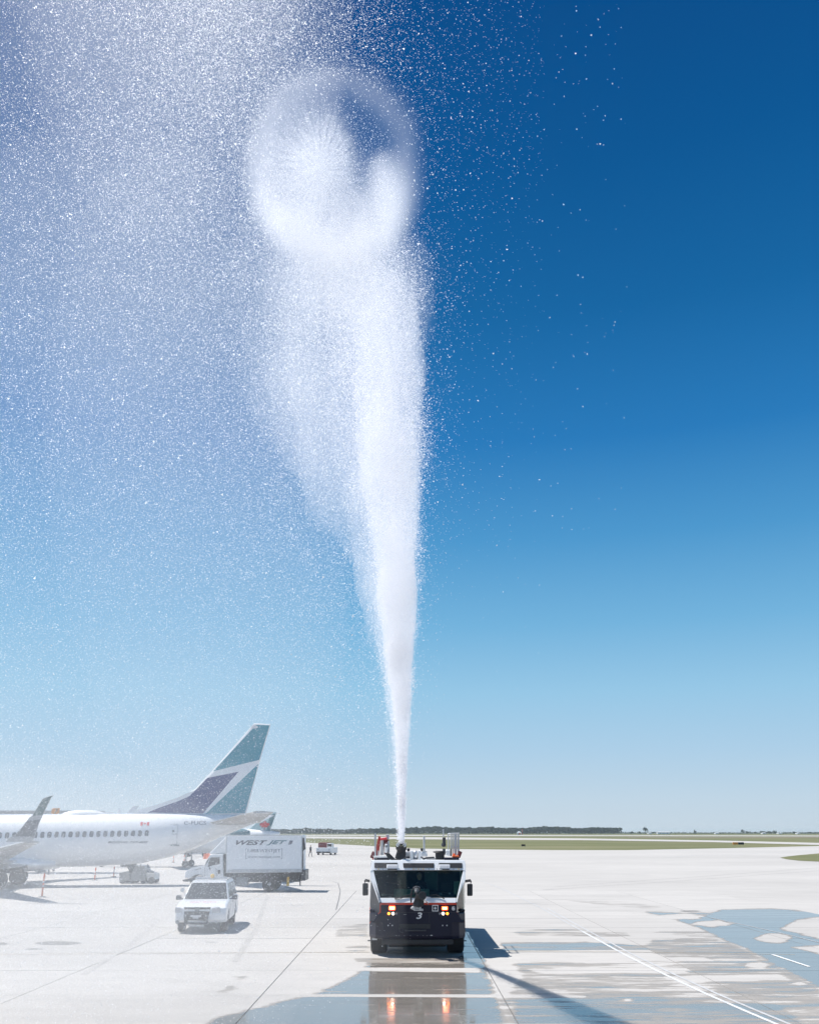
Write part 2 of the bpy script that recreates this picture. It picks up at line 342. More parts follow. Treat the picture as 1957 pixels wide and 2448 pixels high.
def smooth(a, b, x): t = np.clip((x - a) / (b - a), 0, 1); return t * t * (3 - 2 * t)
def poly_sd(poly, X, Y, ys=1.0):                      # signed distance (+ inside), y stretched
    P = np.array(poly, float) * [1, ys]; Y = Y * ys; n = len(P); d = np.full(X.shape, 1e9); ins = np.zeros(X.shape, bool)
    for i in range(n):
        a, b = P[i], P[(i + 1) % n]; e = b - a; wx, wy = X - a[0], Y - a[1]
        t = np.clip((wx * e[0] + wy * e[1]) / (e @ e), 0, 1); d = np.minimum(d, np.hypot(wx - t * e[0], wy - t * e[1]))
        c = ((a[1] <= Y) & (b[1] > Y)) | ((b[1] <= Y) & (a[1] > Y))
        with np.errstate(divide='ignore', invalid='ignore'): xi = a[0] + (Y - a[1]) / (b[1] - a[1] + 1e-12) * e[0]
        ins ^= c & (X < xi)
    return np.where(ins, d, -d)
WETP = [  # outline (traced then laid on the ground), peak, softness
    ([(440, 2470), (540, 2428), (640, 2404), (720, 2384), (790, 2362), (850, 2330), (880, 2302), (1155, 2300), (1215, 2470)], 1.0, 12),
    ([(1106, 2226), (1122, 2228), (1155, 2292), (1160, 2302), (1100, 2302)], 1.0, 3),
    ([(1195, 2254), (1400, 2252), (1540, 2262), (1560, 2272), (1200, 2274)], .80, 5),
    ([(1230, 2300), (1500, 2296), (1640, 2300), (1760, 2330), (1860, 2420), (1900, 2470), (1205, 2470), (1190, 2400), (1240, 2340)], .50, 14),
    ([(1230, 2392), (1400, 2378), (1700, 2386), (1860, 2400), (1957, 2470), (1215, 2470)], .78, 8),
    ([(1545, 2181), (1700, 2184), (1726, 2176), (1845, 2173), (1960, 2181), (2100, 2190), (1957, 2193), (1905, 2199), (1862, 2222), (1960, 2246), (2050, 2260), (1957, 2261), (1890, 2265),
      (1960, 2282), (2080, 2380), (1957, 2359), (1845, 2302), (1780, 2266), (1740, 2252), (1672, 2219), (1600, 2196)], 1.15, 9),
    ([(1560, 2245), (1740, 2250), (1845, 2300), (1960, 2358), (1990, 2470), (1860, 2440), (1700, 2370), (1620, 2300), (1530, 2268)], .56, 10),
    ([(1220, 2226), (1330, 2220), (1500, 2228), (1510, 2240), (1240, 2240)], .42, 6),
    ([(1545, 2226), (1680, 2224), (1730, 2240), (1700, 2262), (1560, 2256), (1640, 2240)], .42, 5),
    ([(800, 2216), (882, 2206), (882, 2240), (800, 2240)], .46, 6),
    ([(820, 2262), (882, 2258), (882, 2272), (840, 2278)], .44, 5),
    ([(838, 2290), (1110, 2285), (1110, 2300), (850, 2300)], .60, 6),
    ([(560, 2334), (590, 2332), (596, 2342), (566, 2344)], .50, 2),
    ([(510, 2374), (548, 2357), (575, 2364), (540, 2376)], .50, 2),
    ([(1315, 2150), (1500, 2156), (1600, 2172), (1540, 2176), (1400, 2160)], .34, 4),
]
DRY = [([(853, 2313), (1150, 2315), (1146, 2325), (960, 2324), (856, 2321)], 4), ([(640, 2378), (1200, 2378), (1400, 2382), (1400, 2386), (640, 2383)], 2),
       ([(1240, 2284), (1680, 2290), (1700, 2298), (1240, 2298)], 4), ([(1260, 2318), (1640, 2316), (1640, 2326), (1300, 2328)], 4), ([(1590, 2335), (1860, 2330), (1890, 2343), (1700, 2346), (1600, 2356), (1700, 2362), (1660, 2366)], 4)]
def ell(x, y, a, b):
    r = random.Random(int(x * 7 + y)); k = [1 + r.uniform(-.22, .2) for _ in range(16)]
    return [(x + a * k[t] * math.cos(t * PI / 8), y + b * k[(t + 3) % 16] * math.sin(t * PI / 8)) for t in range(16)]
DRY += [(ell(1635, 2192, 50, 7), 9), (ell(1703, 2208, 46, 8), 9), (ell(1848, 2243, 44, 11), 10), (ell(1808, 2308, 27, 8), 8), (ell(1500, 2392, 14, 3), 2), (ell(1910, 2352, 16, 3), 2)]
STAIN = [(ell(136, 2256, 55, 5), 1.0, 4), (ell(80, 2270, 28, 2), .8, 3), (ell(1745, 2108, 60, 2.2), 1, 2), (ell(1650, 2179, 26, 2), .9, 2), (ell(500, 2253, 22, 2), .6, 2), (ell(5, 2257, 14, 4), .9, 3)]
DAMPLINE = [([(600, 2277), (1957, 2284), (1957, 2286), (600, 2279)], .0)]
def fields(V):
    px, py = project(V); w = np.zeros(len(V)); st = np.zeros(len(V))
    ok = V[:, 1] > 14
    for poly, pk, sf in WETP: sd = poly_sd(poly, px, py, 2.2); w = np.maximum(w, pk * smooth(-sf * 1.2, sf * 1.2, sd))
    for poly, sf in DRY: sd = poly_sd(poly, px, py, 2.2); w = w * (1 - smooth(-sf, sf, sd)) + w * 0.0 * sd
    for poly, pk, sf in STAIN: sd = poly_sd(poly, px, py, 2.2); st = np.maximum(st, pk * smooth(-sf, sf, sd))
    return w * ok, st * ok
gap = 0.013
ncol = int(round((SX1 - SX0) / 5.85)); nrow = 12
for i in range(ncol):
    for j in range(nrow):
        x0, x1 = SX0 + 5.85 * i + gap, SX0 + 5.85 * (i + 1) - gap; y0, y1 = SY0 + 4.18 * j + gap, SY0 + 4.18 * (j + 1) - gap
        probe = np.array([[x, y, 0] for x in np.linspace(x0, x1, 12) for y in np.linspace(y0, y1, 12)]); pw, ps = fields(probe)
        busy = pw.max() > 0.02 or ps.max() > 0.02
        nx, ny = (40, 42) if busy else (2, 2)
        xs, ys = np.linspace(x0, x1, nx + 1), np.linspace(y0, y1, ny + 1)
        V = np.array([[x, y, 0.0] for y in ys for x in xs]); zs = random.uniform(-.002, .002)
        w, st = fields(V) if busy else (np.zeros(len(V)), np.zeros(len(V)))
        F = [(b * (nx + 1) + a, b * (nx + 1) + a + 1, (b + 1) * (nx + 1) + a + 1, (b + 1) * (nx + 1) + a) for b in range(ny) for a in range(nx)]
        nb = len(V); VV = [tuple(v + [0, 0, zs]) for v in V] + [(x0, y0, -.017), (x1, y0, -.017), (x1, y1, -.017), (x0, y1, -.017)]
        c = [0, nx, (nx + 1) * (ny + 1) - 1, (nx + 1) * ny]
        F += [(nb, nb + 1, c[1], c[0]) if (nx == 2 and False) else (nb, nb + 1, nb + 2, nb + 3)]
        for (a, b), edge in zip(((0, 1), (1, 2), (2, 3), (3, 0)), (list(range(0, nx + 1)), [k * (nx + 1) + nx for k in range(ny + 1)], [ny * (nx + 1) + nx - k for k in range(nx + 1)], [(ny - k) * (nx + 1) for k in range(ny + 1)])):
            F.append(tuple([nb + b, nb + a] + edge)[0:2] + tuple(edge))
        me = bpy.data.meshes.new('slab'); me.from_pydata(VV, [], F)
        for nm, arr in (('wet', w), ('stain', st), ('slab_tone', np.full(len(V), random.random()))):
            a = me.attributes.new(nm, 'FLOAT', 'POINT'); a.data.foreach_set('value', np.concatenate([arr, np.zeros(4)]).astype(np.float32))
        mesh_obj('slab', me, M['slab'], apron)

def strip(name, pts, width, z, m, parent=None):
    L_, R_ = [], []
    for i, p in enumerate(pts):
        a = Vector(pts[max(0, i - 1)]); b = Vector(pts[min(len(pts) - 1, i + 1)]); d = (b - a).normalized(); nrm = Vector((-d.y, d.x)) * width / 2
        L_.append(Vector(p) + nrm); R_.append(Vector(p) - nrm)
    V = [(v.x, v.y, z) for v in L_] + [(v.x, v.y, z) for v in R_]; n = len(pts)
    me = bpy.data.meshes.new(name); me.from_pydata(V, [], [(i, i + 1, n + i + 1, n + i) for i in range(n - 1)])
    if me.polygons[0].normal.z < 0: me.flip_normals()
    o = mesh_obj(name, me, m, parent); o['kind'] = 'structure'; return o
bez = [P2(*p) for p in [(1150, 2105), (1210, 2128), (1300, 2172), (1400, 2228), (1500, 2282), (1600, 2331), (1700, 2377), (1800, 2420), (1910, 2466)]]
def off(pts, d): return [(x + d, y) for x, y in pts]
strip('painted_line', off(bez[3:], -0.13), 0.10, 0.006, M['wornline'])
strip('painted_line', off(bez[:4], -0.13), 0.08, 0.006, M['faintline'])
strip('painted_line', off(bez[2:], 0.14), 0.09, 0.006, M['faintline'])
strip('painted_line', [P2(1112, 2159), P2(1290, 2161)], 0.16, 0.006, M['faintline'])
strip('painted_line', [P2(1846, 2283), P2(1934, 2312)], 0.10, 0.006, M['paintline'])
strip('painted_line', [P2(1700, 2195), P2(1860, 2230), P2(1990, 2262)], 0.05, 0.006, M['faintline'])
strip('painted_line', [P2(1215, 2275), P2(1500, 2276.5), P2(1900, 2283)], 0.05, 0.006, M['tan'])
strip('painted_line', [P2(-40, 2283), P2(400, 2280), P2(882, 2277)], 0.06, 0.006, M['tan'])
strip('expansion_joint', [P2(540, 2105), P2(790, 2106), P2(808, 2112), P2(813, 2130), P2(810, 2150), P2(803, 2176)], 0.05, 0.005, M['joint'])
strip('expansion_joint', [P2(1112, 2108), P2(1957, 2110)], 0.06, 0.005, mat('worn_joint', (.42, .41, .4), .8, noise=.3, nscale=.5))
strip('expansion_joint', [P2(1100, 2065), P2(1500, 2062), P2(1640, 2068)], 0.25, 0.005, mat('worn_joint_far', (.49, .48, .47), .8, noise=.3, nscale=.3))
strip('painted_line', [P2(1590, 2051), P2(1660, 2046), P2(1760, 2043), P2(1990, 2033)], 0.5, 0.005, mat('dim_line', (.45, .45, .44), .8, noise=.3, nscale=.3))
for k_, (a_, b_, w_) in enumerate([((1010, 2240), (1000, 2085), .22), ((560, 2300), (640, 2140), .2), ((1330, 2120), (1957, 2075), .3), ((1300, 2128), (1957, 2082), .3), ((200, 2330), (380, 2200), .18)]):
    strip('tyre_mark', [P2(*a_), P2((a_[0] + b_[0]) / 2 + 12, (a_[1] + b_[1]) / 2), P2(*b_)], w_, 0.0045, M['tyremark'])
# runways and taxiways beyond
sheet('taxiway', [P2(*p) for p in [(200, 1999), (600, 1999.5), (1000, 2001.8), (1400, 2005), (1700, 2009.5), (1957, 2015.5), (2700, 2030), (2700, 2040), (1957, 2020.5), (1700, 2013.5), (1400, 2009), (1000, 2007), (600, 2003.5), (200, 2002.5)]], -0.01, M['concrete'], kind='structure')
sheet('runway', [P2(*p) for p in [(-900, 1996.6), (1000, 1996.6), (1957, 1998), (2900, 1999), (2900, 2001), (1957, 2000), (1000, 1998.8), (-900, 1998.4)]], -0.014, M['concrete'], kind='structure')
sheet('dry_verge', [P2(*p) for p in [(1500, 2001.6), (1957, 2001.8), (2600, 2003), (2600, 2005), (1957, 2003.6), (1500, 2003)]], -0.02, mat('brown_verge', (.2, .16, .11), .9, noise=.3, nscale=.05), kind='structure')
isl = sheet('grass_island', [P2(*p) for p in [(1864, 2051), (1880, 2048.5), (1910, 2045), (1957, 2041), (2400, 2029), (2900, 2060), (2200, 2066), (1957, 2060.5), (1910, 2058.5), (1880, 2055)]], 0.02, M['grass'], kind='structure')

# ------------------------------------------------------------------ fire truck (front plane at Y=32, windshield leans back)
FT = thing('fire_truck', 'airport fire truck with dark front and white cab facing the camera, spraying water', 'fire truck', (0.26, 36.0, 0))
FY = 32.0
_wb = hit(820 + 850 / 4.789, 1940 + 1045 / 4.789, (0, FY, 0), (0, 1, 0)); ZB = _wb.z; LEAN = 0.55
def V(zx, zy, Y=FY): return hit(820 + zx / 4.789, 1940 + zy / 4.789, (0, Y, 0), (0, 1, 0))
def VW(zx, zy, d=0.0): return hit(820 + zx / 4.789, 1940 + zy / 4.789, (0, FY + d, ZB), (0, 1, -LEAN))
def ft(mb, name, m, bevel=0.0, smooth=False, parent=None, label=None):
    o = mb.build(name, M[m], parent or FT, bevel, smooth, world=True)
    if label: o['label'] = label
    return o
def vp(pts, Y, th): return MB().prism([V(x, y, Y) for x, y in pts], (0, th, 0))
def wp(pts, d, th): return MB().prism([VW(x, y, d) for x, y in pts], (0, th, 0))
XL, XR = V(303, 1200, 32.6).x, V(1393, 1200, 32.6).x
ZR = VW(860, 590).z                                        # roof lip height
# windshield frame pieces (white cab)
wtop = VW(860, 675).z
ft(MB().prism([VW(308, 690, .0), VW(345, 672), VW(412, 948), VW(438, 1040), VW(410, 1046), VW(318, 790)], (0, .16, 0)), 'windshield_pillar', 'white', .01)
ft(MB().prism([VW(1400, 690), VW(1375, 672), VW(1312, 945), VW(1292, 1040), VW(1306, 1046), VW(1325, 960), VW(1398, 790)], (0, .16, 0)), 'windshield_pillar', 'white', .01)
ft(wp([(425, 994), (1296, 994), (1290, 1049), (436, 1049)], 0.0, .2), 'cab_sill', 'white', .01)
ft(wp([(330, 585), (345, 560), (1385, 560), (1400, 600), (1404, 692), (1372, 676), (350, 676), (308, 692)], -0.02, .18), 'roof_header', 'white', .015)
# cab shell behind: roof, sides, back wall, floor
yb = 34.3; y0 = VW(860, 575).y - .0
zt = VW(860, 562).z
ft(MB().box2((XL + .02, y0 + .12, zt - .07), (XR - .02, 34.6, zt)), 'cab_roof', 'white', .02)
ft(MB().box2((XL + .05, yb, .9), (XR - .05, yb + .08, zt - .075)), 'cab_back_wall', 'interior')
ft(MB().box2((XL + .06, 32.25, 1.0), (XR - .06, yb - .01, 1.06)), 'cab_floor', 'interior')
for xs, sgn in ((XL, 1), (XR, -1)):
    mb = MB(); mb.box2((xs, 33.0, .85), (xs + sgn * .05, 34.6, 1.55)).box2((xs, 34.35, 1.56), (xs + sgn * .05, 34.6, zt - .08)).box2((xs, 33.0, 2.55), (xs + sgn * .05, 34.34, zt - .08))
    ft(mb, 'cab_side', 'white', .01)
    ft(MB().box2((xs + sgn * .015, 33.02, 1.56), (xs + sgn * .03, 34.33, 2.54)), 'door_window', 'sideglass')
# windshield glass, wipers
ft(wp([(349, 678), (1372, 678), (1312, 945), (1292, 990), (432, 990), (405, 945)], 0.05, .015), 'windshield', 'windshield')
ft(wp([(432, 985), (1292, 985), (1290, 996), (430, 996)], 0.03, .03), 'windshield_gasket', 'dark')
for a, b, c in (((590, 1003), (760, 955), (880, 932)), ((1160, 1003), (1060, 955), (940, 985))):
    ft(MB().tube([VW(*a, -.03), VW(*b, -.05), VW(*c, -.03)], .014, 6), 'wiper', 'dark')
ft(MB().tube([VW(585, 985, -.03), VW(600, 1010, -.04), VW(640, 1005, -.04), VW(760, 965, -.04)], .012, 6), 'wiper', 'dark')
# corner panes either side of the front, angled back
for pts, nm, m in (([(318, 785, 33.0), (345, 800, 32.35), (402, 950, 32.02), (424, 1060, 32.0), (424, 1150, 32.0), (312, 1262, 32.9), (306, 1050, 33.0)], 'corner_window', 'darkm'),
                   ([(1395, 790, 33.0), (1372, 800, 32.35), (1326, 955, 32.02), (1300, 1060, 32.0), (1298, 1150, 32.0), (1385, 1262, 32.9), (1393, 1050, 33.0)], 'corner_window', 'sideglass')):
    ft(MB().prism([V(*p) for p in pts], (0, .04, 0)), nm, m)
ft(MB().box2((XR - .34, 32.75, 1.0), (XR - .1, 32.8, 2.2)), 'seat_back_panel', 'sage')
# lower front (navy), with rounded edges
low = MB(); rings = []
for zz, inset, yy in ((.52, .02, 32.06), (.62, 0, 32.0), (1.12, .0, 32.0), (1.28, .0, 32.0)):
    rings.append([Vector((XL + inset, 33.4, zz)), Vector((XL + inset, 32.55, zz)), Vector((XL + .22, yy + .12, zz)), Vector((XL + .45, yy, zz)), Vector((XR - .45, yy, zz)), Vector((XR - .22, yy + .12, zz)), Vector((XR - inset, 32.55, zz)), Vector((XR - inset, 33.4, zz))])
low.loft(rings); ft(low, 'front_bumper_panel', 'navy', .03)
ft(vp([(428, 1075), (1296, 1075), (1300, 1160), (1376, 1275), (330, 1275), (426, 1158)], FY - .001, .3), 'front_panel', 'navy', .01)
ft(vp([(426, 1051), (1296, 1051), (1298, 1072), (426, 1072)], FY - .012, .2), 'red_stripe', 'redline')
ft(MB().prism([V(x, y, FY - .008) for x, y in [(418, 1060), (431, 1060), (431, 1162), (418, 1152)]], (0, .02, 0)), 'red_stripe', 'redline')
ft(MB().prism([V(418, 1152, FY - .01), V(431, 1160, FY - .01), V(318, 1285, FY + .5), V(303, 1275, FY + .5)], (0, .03, 0)), 'red_stripe', 'redline')
ft(MB().prism([V(303, 1100, 32.95), V(308, 1100, 32.95), V(312, 1285, 32.5), V(303, 1285, 32.5)], (0, .02, 0)), 'red_stripe', 'redline')
ft(MB().prism([V(1300, 1152, FY - .01), V(1290, 1160, FY - .01), V(1378, 1285, FY + .5), V(1392, 1275, FY + .5)], (0, .03, 0)), 'maroon_stripe', 'maroon')
# bumper / underbody
bp = MB().box2((XL + .42, 32.05, .36), (XR - .42, 32.6, .515)); ft(bp, 'bumper_underside', 'dark', .02)
for x in (640, 700, 770, 850, 915, 960): ft(MB().cyl(V(x, 1425, 31.99), V(x, 1425, 31.96), .012, n=8), 'bumper_bolt', 'grey')
hk = MB().tube([V(640, 1330, 31.97), V(645, 1380, 31.93), V(680, 1390, 31.93), V(690, 1350, 31.97)], .018, 8); ft(hk, 'tow_hook', 'darkm')
ft(MB().box2(tuple(V(700, 1372, 31.99)), tuple(V(950, 1356, 31.95))), 'bumper_step', 'darkm', .01)
ft(MB().box2(tuple(V(998, 1418, 31.99)), tuple(V(1022, 1426, 31.97))), 'reflector', 'silver')
# axle, chassis, wheels
for y in (33.25, 38.6): ft(MB().cyl((XL + .3, y, .62), (XR - .3, y, .62), .12), 'axle', 'darkm')
ft(MB().box2((XL + .75, 33.0, .62), (XR - .75, 41.4, .85)), 'chassis', 'dark')
ft(MB().box2((XL + .6, 34.7, .30), (XR - .6, 41.3, .62)), 'underbody_tank', 'dark', .03)
ft(MB().box2((XL + .62, 33.0, .2), (XR - .62, 33.9, .5)), 'underbody_shade_fill', 'dark', .03)  # dark box added to deepen the shade in the opening below the bumper
ft(MB().box2((-.05, 33.6, .28), (.55, 34.4, .6)).sphere((.25, 33.25, .5), .26, 12, (1, .9, .8)), 'differential', 'darkm', .03)
for y in (33.25, 38.6):
    for x, sg in ((XL + .02, 1), (XR - .02, -1)):
        w = MB(); prof = [(0, .34), (.02, .56), (.07, .61), (.50, .61), (.55, .56), (.57, .34)]
        w.loft([[Vector((x + sg * a, y + r * math.cos(2 * PI * k / 28), .61 + r * math.sin(2 * PI * k / 28))) for k in range(28)] for a, r in prof])
        o = ft(w, 'wheel', 'rubber', smooth=False)
        ft(MB().cyl((x + sg * .03, y, .61), (x + sg * .12, y, .61), .33, .2, 20), 'rim', 'lgrey', parent=FT)
# fenders that close the sides over the tyres
for xs, sg in ((XL, 1), (XR, -1)):
    ft(MB().box2((xs, 32.5, 1.29), (xs + sg * .5, 34.6, 1.36)).box2((xs, 34.05, .55), (xs + sg * .5, 34.6, 1.285)), 'wheel_arch', 'navy', .02)
ft(MB().box2(tuple(V(332, 1470, 32.55)), tuple(V(388, 1456, 32.4))), 'step_light', 'silver')
ft(MB().box2(tuple(V(280, 1488, 33.9)), tuple(V(312, 1474, 34.1))), 'side_step', 'dark')
ft(MB().box2(tuple(V(1375, 1490, 33.9)), tuple(V(1408, 1476, 34.1))), 'side_step', 'dark')
# rear body (tank and pump box)
ft(MB().box2((XL + .03, 34.75, .85), (XR - .03, 41.6, 2.62)), 'rear_body', 'white', .04)
ft(MB().box2((XL + .02, 34.74, .8), (XR - .02, 41.61, 1.3)), 'lower_body_band', 'navy', .03)
for k in range(4):
    for xs, sg in ((XL + .03, -1), (XR - .03, 1)): ft(MB().box2((xs, 35.0 + 1.6 * k, 1.35), (xs + sg * .012, 36.45 + 1.6 * k, 2.4)), 'locker_shutter', 'chrome')
# black grille panels and flood lights on the header
for pts in ([(357, 590), (622, 590), (622, 652), (357, 648)], [(684, 594), (1040, 594), (1040, 648), (690, 648)], [(1093, 592), (1362, 592), (1364, 650), (1093, 648)]):
    ft(wp(pts, -.05, .05), 'light_bar', 'dark', .015)
for x0, x1 in ((498, 626), (1096, 1221)):
    o = ft(wp([(x0, 610), (x1, 610), (x1, 657), (x0, 657)], -.13, .07), 'flood_light', 'white', .01)
    ft(wp([(x0 + 10, 620), (x1 - 10, 620), (x1 - 10, 648), (x0 + 10, 648)], -.137, .006), 'flood_light_lens', 'lens')
for x, m in ((405, 'lamp_amber'), (806, 'yellow'), (830, 'lens'), (862, 'yellow'), (890, 'lens'), (918, 'yellow'), (1322, 'yellow')):
    ft(MB().sphere(VW(x, 662, -.03), .022, 8), 'marker_light', m if m != 'lamp_amber' else 'yellow')
for x in (455, 520, 980, 1070, 1260): ft(wp([(x, 652), (x + 6, 652), (x + 6, 674), (x, 674)], -.026, .02), 'header_seam', 'grey')
for x0, x1 in ((505, 620), (1130, 1218)): ft(wp([(x0, 659), (x1, 659), (x1 - 6, 671), (x0 + 6, 671)], -.05, .04), 'lamp_bracket', 'dark')
# mirrors
for pts, arm in (([(222, 825), (286, 825), (286, 965), (222, 968)], [(305, 793), (255, 783), (246, 800), (252, 828)]), ([(1420, 832), (1482, 832), (1482, 970), (1420, 972)], [(1395, 795), (1455, 785), (1463, 805), (1458, 835)])):
    o = ft(vp(pts, 32.3, .13), 'mirror', 'dark', .03)
    ft(MB().tube([V(x, y, 32.4) for x, y in arm], .022, 8).tube([V(x, y + 16, 32.4) for x, y in arm[:3]], .018, 8), 'mirror_arm', 'dark')
# lights
def lampbox(x0, x1, y0_, y1_, m, nm):
    ft(vp([(x0 - 5, y0_ - 5), (x1 + 5, y0_ - 5), (x1 + 5, y1_ + 5), (x0 - 5, y1_ + 5)], FY - .03, .04), 'lamp_housing', 'red', .006)
    o = ft(vp([(x0, y0_), (x1, y0_), (x1, y1_), (x0, y1_)], FY - .05, .03), nm, m, .006)
    ft(vp([(x0 + 10, y0_ + 10), (x1 - 10, y0_ + 10), (x1 - 10, y1_ - 8), (x0 + 10, y1_ - 8)], FY - .055, .01), nm, 'lamp_hot')
lampbox(524, 594, 1087, 1130, 'lamp_red', 'warning_light'); lampbox(1130, 1194, 1092, 1130, 'lamp_red', 'warning_light')
for x, m in ((522, 'lamp_amber'), (570, 'lamp_white'), (608, 'grey'), (1106, 'grey'), (1143, 'lamp_white'), (1192, 'lamp_amber')):
    c = V(x, 1171, FY); ft(MB().cyl(c, c + Vector((0, -.03, 0)), .052, n=20), 'lamp_bezel', 'darkm'); ft(MB().sphere(c + Vector((0, -.025, 0)), .043 if m != 'grey' else .035, 12, (1, .5, 1)), 'headlight', m)
for x in (515, 562, 1138, 1187):
    c = V(x, 1308, FY); ft(MB().cyl(c, c + Vector((0, -.012, 0)), .022, n=12), 'small_lamp', 'lens')
# bumper turret (monitor) with hose
def vt(x, y, Y): return V(x, y, Y)
tb = MB().cyl(vt(852, 1080, 31.8), vt(856, 1000, 31.75), .17, .1, 14).cyl(vt(856, 1005, 31.75), vt(880, 950, 31.7), .11, .13, 14).cyl(vt(895, 985, 31.5), vt(930, 940, 31.6), .1, .08, 12).box(vt(870, 1040, 31.8), (.3, .25, .22)).cyl(vt(905, 970, 31.55), vt(905, 970, 31.3), .12, .13, 14)
o = ft(tb, 'bumper_turret', 'dark', .015)
ft(MB().cyl(vt(845, 905, 31.75), vt(848, 875, 31.8), .085, .1, 14).cyl(vt(846, 900, 31.75), vt(835, 930, 31.7), .07, .05, 12), 'turret_nozzle', 'grey', .01)
ft(MB().tube([vt(778, 1040, 31.9), vt(776, 980, 31.75), vt(784, 920, 31.65), (vt(805, 880, 31.6)), vt(840, 866, 31.6), vt(872, 880, 31.6), vt(882, 910, 31.65)], .025, 8), 'hose', 'darkm')
ft(MB().tube([vt(925, 990, 31.6), vt(960, 985, 31.6), vt(1000, 992, 31.7)], .02, 8).tube([vt(915, 1010, 31.6), vt(945, 1030, 31.7), vt(975, 1062, 31.9)], .02, 8), 'turret_arm', 'chrome')
# small white box under the turret, the number 3, the emblem, badge
ft(vp([(806, 1080), (890, 1078), (893, 1120), (918, 1124), (918, 1140), (806, 1140)], 31.75, .2), 'valve_box', 'lgrey', .01)
ft(MB().cyl(V(800, 1108, 31.8), V(775, 1110, 31.75), .06, .02, 10), 'valve_cap', 'lgrey')
for x0, x1, yy in ((818, 840, 1100), (850, 878, 1098), (822, 870, 1118)): ft(vp([(x0, yy), (x1, yy), (x1, yy + 12), (x0, yy + 12)], 31.742, .008), 'valve_slot', 'grey')
lettering('number_three', '3', V(870, 1196, FY - .012), .19, .19, M['silver'], FT, shear=.2, bold=.02, world=True)
ft(vp([(1018, 1074), (1089, 1074), (1089, 1147), (1018, 1147)], FY - .014, .015), 'emblem_frame', 'silver', .004)
ft(vp([(1026, 1083), (1081, 1083), (1081, 1138), (1026, 1138)], FY - .018, .004), 'emblem_panel', 'dark')
c = V(1053, 1111, FY - .023); star = []
for k in range(16): r = .062 if k % 4 == 0 else (.034 if k % 2 == 0 else .028); a = k * PI / 8; star.append((c.x + r * math.cos(a), c.y, c.z + r * math.sin(a)))
ft(MB().prism(star, (0, .004, 0)), 'emblem_star', 'silver')
ft(vp([(1243, 1090), (1280, 1090), (1280, 1132), (1243, 1132)], FY - .010, .01), 'badge', mat and 'grey', .003)
lettering('badge_letter', '6', V(1261, 1111, FY - .014), .09, .13, M['silver'], FT, world=True)
for x in (640, 985): ft(vp([(x, 1160), (x + 3, 1160), (x + 3, 1274), (x, 1274)], FY - .004, .01), 'panel_seam', 'darkm')
for pts in ([(428, 1158), (1296, 1158), (1296, 1161), (428, 1161)],): ft(vp(pts, FY - .004, .01), 'panel_seam', 'darkm')
ft(vp([(640, 1290), (1000, 1290), (1000, 1345), (640, 1345)], FY - .006, .02), 'lower_grille', 'dark', .005)
for k in range(5): ft(vp([(655, 1297 + k * 10), (985, 1297 + k * 10), (985, 1300 + k * 10), (655, 1300 + k * 10)], FY - .014, .01), 'grille_slat', 'darkm')
for x in (690, 1100): ft(vp([(x, 1180), (x + 34, 1180), (x + 34, 1186), (x, 1186)], FY - .03, .03), 'grab_handle', 'grey', .004)
# roof deck
zd = zt + .003
ft(vp([(357, 532), (530, 532), (530, 572), (357, 572)], 33.0, .5), 'deck_locker', 'navy', .01)
ft(vp([(1158, 532), (1326, 532), (1326, 574), (1158, 574)], 33.0, .5), 'deck_locker', 'navy', .01)
ft(vp([(350, 512), (520, 512), (520, 530), (350, 530)], 33.0, .5), 'deck_ledge', 'white', .01)
ft(vp([(690, 545), (760, 562), (1200, 572), (1200, 590), (680, 590), (655, 560)], 32.75, .5), 'deck_fairing', 'white', .02)
ft(vp([(480, 480), (530, 482), (610, 560), (598, 580), (520, 545), (500, 520)], 32.9, .06), 'turret_bracket', 'dark')
# ladder cage on the right of the deck
lad = MB()
for x in (1232, 1253, 1274, 1295, 1318): lad.cyl(V(x, 515, 33.6), V(x, 255, 33.6), .02, n=8)
lad.cyl(V(1228, 255, 33.6), V(1328, 252, 33.6), .02, n=8).cyl(V(1228, 410, 33.6), V(1328, 412, 33.6), .015, n=8)
for x in (1232, 1318): lad.cyl(V(x, 258, 33.6), V(x, 258, 33.6) + Vector((0, 2.2, 0)), .02, n=8).cyl(V(x, 258, 33.6) + Vector((0, 2.2, 0)), V(x, 515, 33.6) + Vector((0, 2.2, 0)), .02, n=8)
ft(lad, 'ladder_cage', 'lgrey')
ft(vp([(1308, 250), (1329, 250), (1329, 518), (1308, 518)], 33.66, .04), 'ladder_rail', 'lgrey')
ft(vp([(1250, 508), (1326, 508), (1326, 530), (1250, 530)], 33.2, .4), 'orange_bag', 'orange', .02)
ft(MB().sphere(V(1270, 496, 33.3), .05, 8), 'orange_strap', 'orange')
ft(vp([(1225, 430), (1240, 430), (1240, 515), (1225, 515)], 33.5, .1), 'bracket', 'dark')
